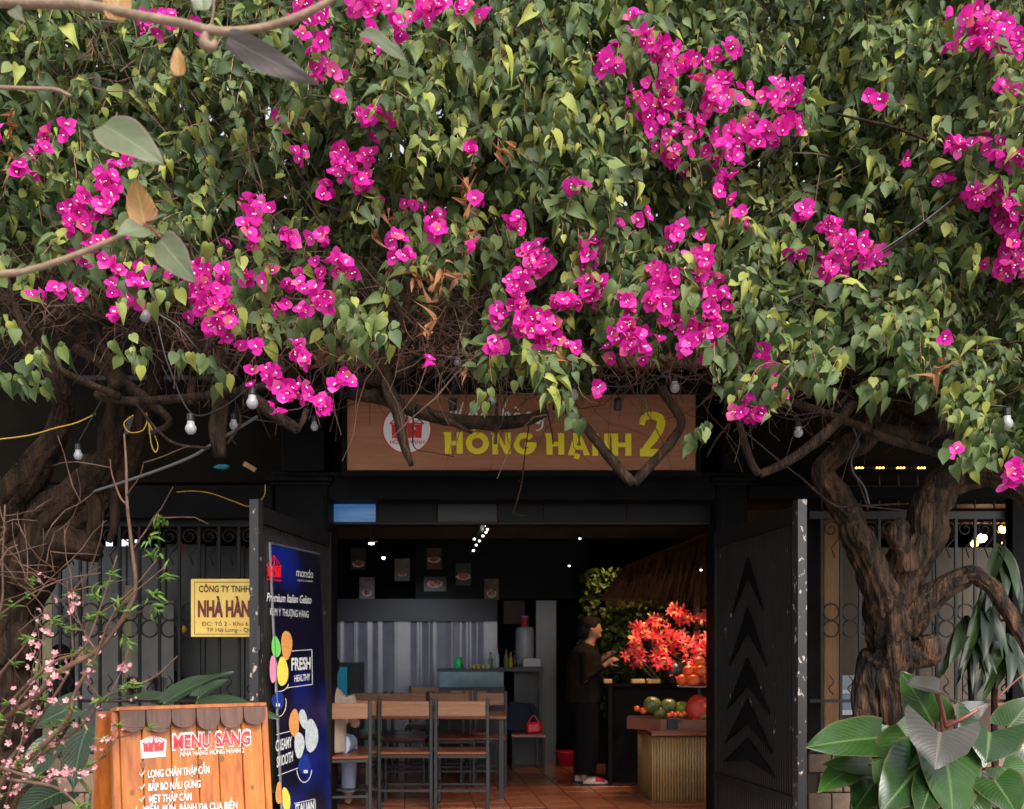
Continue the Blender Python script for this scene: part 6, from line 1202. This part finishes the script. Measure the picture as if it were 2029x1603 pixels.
# ------------------------------------------------------------------ people
def remesh(mb, name, m, parent, vox, smooth_it=3, at=None):
    o = mb.build('tmp_body', m, None); mod = o.modifiers.new('r', 'REMESH'); mod.mode = 'VOXEL'; mod.voxel_size = vox
    s_ = o.modifiers.new('s', 'SMOOTH'); s_.iterations = smooth_it; s_.factor = .5
    dg = bpy.context.evaluated_depsgraph_get(); me = bpy.data.meshes.new_from_object(o.evaluated_get(dg)); bpy.data.objects.remove(o)
    off = Vector(at) if at is not None else org(parent); me.transform(Matrix.Translation(-off)); me.polygons.foreach_set('use_smooth', [True]*len(me.polygons)); me.materials.clear(); me.materials.append(m); me.name = name
    return link(name, me, parent, at)
def hand(q, w, d, n, s=1.0):
    """w wrist, d finger direction, n palm normal"""
    w = Vector(w); d = Vector(d).normalized(); n = Vector(n).normalized(); x = d.cross(n).normalized()
    q.tube([(*w, .026*s), (*(w+d*.03*s), .032*s), (*(w+d*.08*s), .034*s)], 8)
    for k, (off, L) in enumerate(((-.027, .068), (-.009, .078), (.009, .073), (.026, .058))):
        a = w + d*.08*s + x*off*s; b = a + (d + n*.35)*L*.5*s; c = b + (d*.5 + n*.9)*L*.45*s; q.tube([(*a, .0095*s), (*b, .009*s), (*c, .007*s)], 6)
    a = w + d*.03*s - x*.03*s; q.tube([(*a, .012*s), (*(a + (d*.6-x*.7+n*.4)*.035*s), .010*s), (*(a + (d*1.1-x*.7+n*.9)*.06*s), .008*s)], 6)
# standing person seen from the left side, looking down to the right
bx, by = P(1160, 1500, 9.77).x, 9.77
T = thing('person', (bx, by, .012), 'person in dark top and wide black trousers standing by the lilies looking down', 'person')
def W3(x, y, z): return (bx+x, by+y, z+.012)
q = M()
q.tube([(*W3(-.01, 0, .84), .13), (*W3(0, 0, 1.0), .125), (*W3(.0, 0, 1.2), .14), (*W3(.01, 0, 1.34), .13), (*W3(.02, 0, 1.40), .07), (*W3(.05, 0, 1.46), .052), (*W3(.08, 0, 1.51), .05)], 16)
q.ell(W3(.065, 0, 1.575), (.095, .075, .115), 16, 12); q.ell(W3(.155, 0, 1.56), (.022, .014, .02), 8, 6); q.ell(W3(.13, 0, 1.505), (.035, .035, .028), 8, 6); q.ell(W3(.055, -.078, 1.57), (.016, .01, .028), 8, 6); q.ell(W3(.135, 0, 1.535), (.02, .024, .008), 8, 6)
for sy in (-1, 1):
    q.tube([(*W3(0, sy*.09, .86), .085), (*W3(.01, sy*.095, .48), .06), (*W3(-.02, sy*.10, .10), .042), (*W3(-.02, sy*.10, .05), .04)], 10)
    q.tube([(*W3(-.02, sy*.10, .04), .035), (*W3(.08, sy*.10, .03), .035), (*W3(.15, sy*.10, .022), .022)], 8)
    sh = W3(.0, sy*.17, 1.33); el = W3(-.02 if sy < 0 else .06, sy*.22, 1.06); wr = W3(.20, sy*.15, 1.22 if sy < 0 else 1.28)
    q.tube([(*sh, .058), (*el, .043), (*wr, .028)], 10); hand(q, wr, Vector((.8, .1, .5)), Vector((.2, -sy*.6, -.5)))
remesh(q, 'body', MAT['skin'], T, .009)
q = M()
q.tube([(*W3(-.01, 0, .82), .20), (*W3(-.01, 0, 1.0), .19), (*W3(-.01, 0, 1.2), .19), (*W3(.0, 0, 1.34), .15), (*W3(.01, 0, 1.40), .085), (*W3(.02, 0, 1.43), .066)], 18)
for sy in (-1, 1):
    sh = W3(.0, sy*.15, 1.33); el = W3(-.02 if sy < 0 else .06, sy*.22, 1.06); wr = W3(.16, sy*.16, 1.20 if sy < 0 else 1.26); q.tube([(*sh, .078), (*el, .060), (*wr, .045)], 12)
remesh(q, 'jacket', MAT['cloth_olive'], T, .012)
q = M(); q.tube([(*W3(-.01, 0, .95), .155), (*W3(-.01, 0, .85), .165), (*W3(0, 0, .74), .15)], 18)
for sy in (-1, 1): q.tube([(*W3(-.005, sy*.085, .84), .13), (*W3(.01, sy*.09, .48), .125), (*W3(-.01, sy*.10, .11), .11)], 14)
remesh(q, 'trousers', MAT['cloth_black'], T, .012)
q = M(); q.ell(W3(.035, 0, 1.615), (.11, .092, .095), 16, 10); q.ell(W3(-.01, 0, 1.56), (.075, .085, .10), 14, 10); q.ell(W3(.12, 0, 1.655), (.035, .06, .035), 10, 8); remesh(q, 'hair', MAT['hair'], T, .01)
for sy in (-1, 1):
    q = M(); ox = .03 if sy < 0 else -.04; q.tube([(*W3(ox-.06, sy*.10, .035), .036), (*W3(ox+.04, sy*.10, .035), .045), (*W3(ox+.13, sy*.10, .028), .036), (*W3(ox+.19, sy*.10, .02), .02)], 10)
    sh_ = q.build('shoe', MAT['shoe'], T, smooth=True); q = M(); q.box(W3(ox-.09, sy*.10-.045, -.002), W3(ox+.21, sy*.10+.045, .012), 0, .005); q.build('sole', MAT['rubber'], sh_)
    if sy < 0: q = M(); q.tube([(*W3(ox+.06, sy*.10, .045), .044), (*W3(ox+.15, sy*.10, .035), .034)], 10); q.build('red_toe', MAT['shoe_red'], sh_, smooth=True)
# seated person behind the left gate
cx_, cy_2 = X(668, 7.98), 8.02
T = thing('person', (cx_-.06, cy_2, .012), 'seated person in beige top and pale jeans, half hidden by the left gate', 'person')
def S3(x, y, z): return (cx_-.08+x, cy_2+y, z+.012)
q = M(); q.tube([(*S3(0, .0, .56), .13), (*S3(0, -.01, .75), .125), (*S3(0, .0, .95), .13), (*S3(0, .01, 1.03), .08), (*S3(0, .02, 1.10), .052)], 14); q.ell(S3(0, .04, 1.19), (.078, .095, .115), 14, 12); q.ell(S3(0, .135, 1.18), (.014, .02, .02), 8, 6)
for sx in (-1, 1):
    q.tube([(*S3(sx*.09, .0, .54), .08), (*S3(sx*.10, .38, .52), .06), (*S3(sx*.10, .42, .30), .05), (*S3(sx*.10, .38, .05), .04)], 10); q.tube([(*S3(sx*.10, .36, .035), .035), (*S3(sx*.10, .52, .025), .028)], 8)
    wr = S3(sx*.12, .30, .80); q.tube([(*S3(sx*.17, .0, .97), .055), (*S3(sx*.22, .02, .73), .045), (*wr, .028)], 10); hand(q, wr, Vector((-sx*.3, 1, .1)), Vector((0, 0, -1)))
remesh(q, 'body', MAT['skin'], T, .010)
q = M(); q.tube([(*S3(0, .0, .50), .16), (*S3(0, -.01, .75), .15), (*S3(0, .0, .96), .15), (*S3(0, .01, 1.03), .09)], 16)
for sx in (-1, 1): q.tube([(*S3(sx*.15, .0, .96), .075), (*S3(sx*.22, .02, .76), .062)], 10)
remesh(q, 'top', MAT['cloth_beige'], T, .012)
q = M()
for sx in (-1, 1): q.tube([(*S3(sx*.08, -.02, .56), .11), (*S3(sx*.10, .38, .54), .085), (*S3(sx*.10, .42, .30), .07), (*S3(sx*.10, .39, .10), .06)], 12)
remesh(q, 'jeans', MAT['denim_pale'], T, .012)
q = M(); q.ell(S3(0, .02, 1.22), (.092, .10, .11), 14, 10); remesh(q, 'hair', MAT['hair'], T, .012)

# ------------------------------------------------------------------ behind the fences
def simple2(nm, a, b, m, lab, cat, bev=0): q = M(); q.box(a, b, 0, bev); return simple(nm, q, MAT[m], lab, cat, ((a[0]+b[0])/2, (a[1]+b[1])/2, min(a[2], b[2])))
YB = 8.5
T = thing('glass_partition', (X(260, YB), YB, 0), 'grey frosted glass partition standing behind the left fence', 'partition')
for i, px in enumerate(range(-60, 560, 78)):
    q = M(); q.box((X(px, YB), YB, .9), (X(px+76, YB), YB+.012, Z(1082+4*math.sin(i*2.1), YB))); q.build('pane', MAT['glass_grey'], T)
    q = M(); q.box((X(px+76, YB), YB-.01, .02), (X(px+78, YB), YB+.02, Z(1080, YB))); q.build('mullion', MAT['dark_iron'], T)
q = M(); q.box((X(-60, YB), YB-.02, .02), (X(560, YB), YB+.02, .89)); q.build('lower_panel', MAT['wall_brown'], T)
T = thing('corrugated_screen', (X(250, 8.2), 8.2, .3), 'pale corrugated sheet leaning behind the left fence', 'screen'); 
for (a, b, top, m) in ((72, 104, 1142, 'corrugated_cream'), (150, 250, 1175, 'corrugated'), (255, 345, 1190, 'corrugated'), (248, 262, 1160, 'corrugated_cream')):
    q = M(); xa, xb = X(a, 8.2), X(b, 8.2); n = int((b-a)/1.6); vs = []
    for i in range(n+1): x = xa+(xb-xa)*i/n; y = 8.2 + (.012 if i % 2 else -.012); vs += [(x, y, .6), (x, y, Z(top, 8.2))]
    q.add(vs, [(2*i, 2*i+2, 2*i+3, 2*i+1) for i in range(n)]); q.build('sheet', MAT[m], T)
for i, (px, py, w, h) in enumerate(((90, 1055, 20, 14), (196, 1045, 12, 12), (246, 1048, 16, 26), (245, 1075, 16, 16), (216, 1078, 12, 10), (270, 1060, 6, 30), (245, 1108, 10, 12))):  # self-lit plates standing in for white spots of sky
    a = P(px-w/2, py+h/2, 12.5); b = P(px+w/2, py-h/2, 12.5); q = M(); q.box((a.x, 12.5, a.z), (b.x, 12.52, b.z)); simple('sky_patch', q, MAT['sky_glow'], ('small painted sky patch behind the leftmost fence bars', 'painted sky patch left of the thin red twig', 'upper painted sky patch behind the tall twig', 'second painted sky patch behind the tall twig', 'small slanting painted sky patch low left of the twig', 'narrow painted sky strip right of the tall twig', 'lowest lilac painted sky patch behind the tall twig')[i], 'window', ((a.x+b.x)/2, 12.5, a.z), 'glowing painted sky patches far behind the left fence')
for i, (cx, r) in enumerate(((275, 26), (120, 22), (325, 20))):
    c = P(cx, 1300, 8.35); q = M(); q.tube([(c.x, c.y, .9, .16), (c.x, c.y, 1.12, .17), (c.x, c.y, 1.2, .07)], 12); q.ell((c.x, c.y, 1.30), (.09, .1, .12), 12, 9); simple('head_reflection', q, MAT['wall_dark'], ('dark shape added for a reflected head behind the left fence near the plaque', 'dark shape added for a reflected head behind the blossom twigs', 'smaller dark shape added for a reflected head next to the plaque')[i], 'head_reflection', (c.x, c.y, .9), 'dark reflected head shapes behind the left fence', True)  # solid dark heads put in for street reflections in the glass
q = M(); q.ell(P(362, 1247, 8.0), (.035, .03, .035), 14, 10); simple('lantern_ball', q, MAT['wire_yellow'], 'orange ball seen through the fence ring beside the plaque', 'ball', P(362, 1247, 8.0), None, True)
q = M(); q.tube([(*P(358, 1075, 8.0), .016), (*P(358, 1098, 8.0), .016)], 8); simple('red_tassel', q, MAT['red_plastic'], 'short red tassel hanging behind the fence top', 'tassel', P(358, 1098, 8.0))
# left background slabs above lintel
simple2('shop_panel', (X(-60, 8.2), 8.2, Z(975, 8.2)), (X(118, 8.2), 8.24, Z(800, 8.2)), 'glass_grey', 'grey glazed shop panel behind the left trunk', 'panel')
simple2('air_vent', (X(240, 8.0), 8.0, Z(860, 8.0)), (X(298, 8.0), 8.05, Z(825, 8.0)), 'glass_grey', 'grey vent plate behind the yellow wire coil', 'vent')
simple2('awning_bar', (X(150, 7.4), 7.4, Z(752, 7.4)), (X(420, 7.4), 7.43, Z(744, 7.4)), 'glass_grey', 'thin pale bar running behind the left branches', 'bar')
q = M(); q.obox(P(495, 925, 7.2), (.10, .02, .035), Matrix.Rotation(R(30), 3, 'Y')); simple('wood_offcut', q, MAT['cut_wood'], 'pale wooden offcut lying on the left lintel', 'offcut', P(495, 925, 7.2))
q = M(); q.ell(P(440, 925, 7.4), (.06, .03, .02), 10, 6, wob=.4); simple('teal_cloth', q, MAT['teal_box'], 'crumpled teal plastic on top of the left lintel', 'plastic bag', P(440, 928, 7.4), None, True)
# right
YR = 8.6
simple2('timber_post', (X(1632, 7.9), 7.9, 0.012), (X(1664, 7.9), 7.98, 2.5), 'plank_warm', 'rough warm timber post behind the right gate post', 'post', .006)
simple2('dark_pilaster', (X(1597, 7.85), 7.85, 0.012), (X(1628, 7.85), 7.93, 2.5), 'wall_dark', 'dark pilaster between the end post and the timber post', 'pilaster')
T = thing('beige_partition', (X(1850, YR), YR, .012), 'dim beige partition behind the right fence', 'partition')
for i, px in enumerate(range(1668, 2100, 60)):
    q = M(); q.box((X(px, YR), YR, .9), (X(px+58, YR), YR+.03, Z(1085, YR))); q.build('panel', MAT['panel_beige'], T)
q = M(); q.box((X(1668, YR), YR, .012), (X(2100, YR), YR+.03, .89)); q.build('lower_panel', MAT['wall_brown'], T)
CR = thing('reflected_car', (X(1690, 8.45), 8.45, .012), 'stand-in for a reflected pale blue parcel van glimpsed as blue and white bands', 'vehicle') if False else None
T = thing('car_reflection', (X(1692, 8.4), 8.4, .012), 'pale blue and white bands painted for a reflected car between right fence bars', 'cabinet')  # solid colour bands standing in for a street car reflected in glass
for z0, z1, m in ((1338, 1366, 'reflected_car_glass'), (1366.5, 1374, 'white_paint'), (1374.5, 1406, 'reflected_car_blue'), (1406.5, 1416, 'white_paint')):
    q = M(); q.box((X(1660, 8.4), 8.36, Z(z1, 8.4)), (X(1735, 8.4), 8.5, Z(z0, 8.4))); q.build('band', MAT[m], T)
q = M(); q.box((X(1660, 8.4), 8.37, .012), (X(1735, 8.4), 8.5, Z(1417, 8.4))); q.build('base', MAT['steel_dark'], T)
simple2('wooden_rail', (X(1870, 7.95), 7.95, Z(1398, 7.95)), (X(2060, 7.95), 7.99, Z(1390, 7.95)), 'plank_warm', 'thin wooden rail behind the dracaena', 'rail')
T = thing('led_strip', P(1765, 927, 7.95), 'strip of small warm lights shining high behind the right trunk', 'light strip')
q = M(); q.box((X(1690, 7.95), 7.95, Z(929, 7.95)), (X(1840, 7.95), 7.98, Z(925.5, 7.95))); q.build('rail', MAT['steel_dark'], T)
for g_ in range(4):
    for k in range(3): q = M(); q.ell(P(1697+g_*41+k*6, 927, 7.94), (.009, .008, .007), 8, 5); q.build('diode', MAT['light_warm'], T)
for i, (px, py, r, m, lab) in enumerate(((1946, 1066, 9, 'light_hot', 'brightest round lamp glowing behind the right fence scrolls'), (1931, 1077, 8, 'light_warm', 'round amber lamp left of the brightest one'), (1985, 1050, 8.5, 'light_warm', 'round amber lamp right of the brightest one'), (1989, 1076, 4, 'light_warm', 'smallest dim amber lamp at the lower right'))):
    c = P(px, py, 10.5); T = thing('globe_lamp', c, lab, 'lamp', 'amber globe lamps inside the restaurant'); q = M(); q.ell(c, (r*.0052,)*3, 14, 10); q.build('globe', MAT[m], T, smooth=True); q = M(); q.tube([(c.x, c.y, c.z+r*.005, .004), (c.x, c.y, 2.899, .004)], 5); q.build('cord', MAT['black_plastic'], T)

for t in (VL, VR): pass
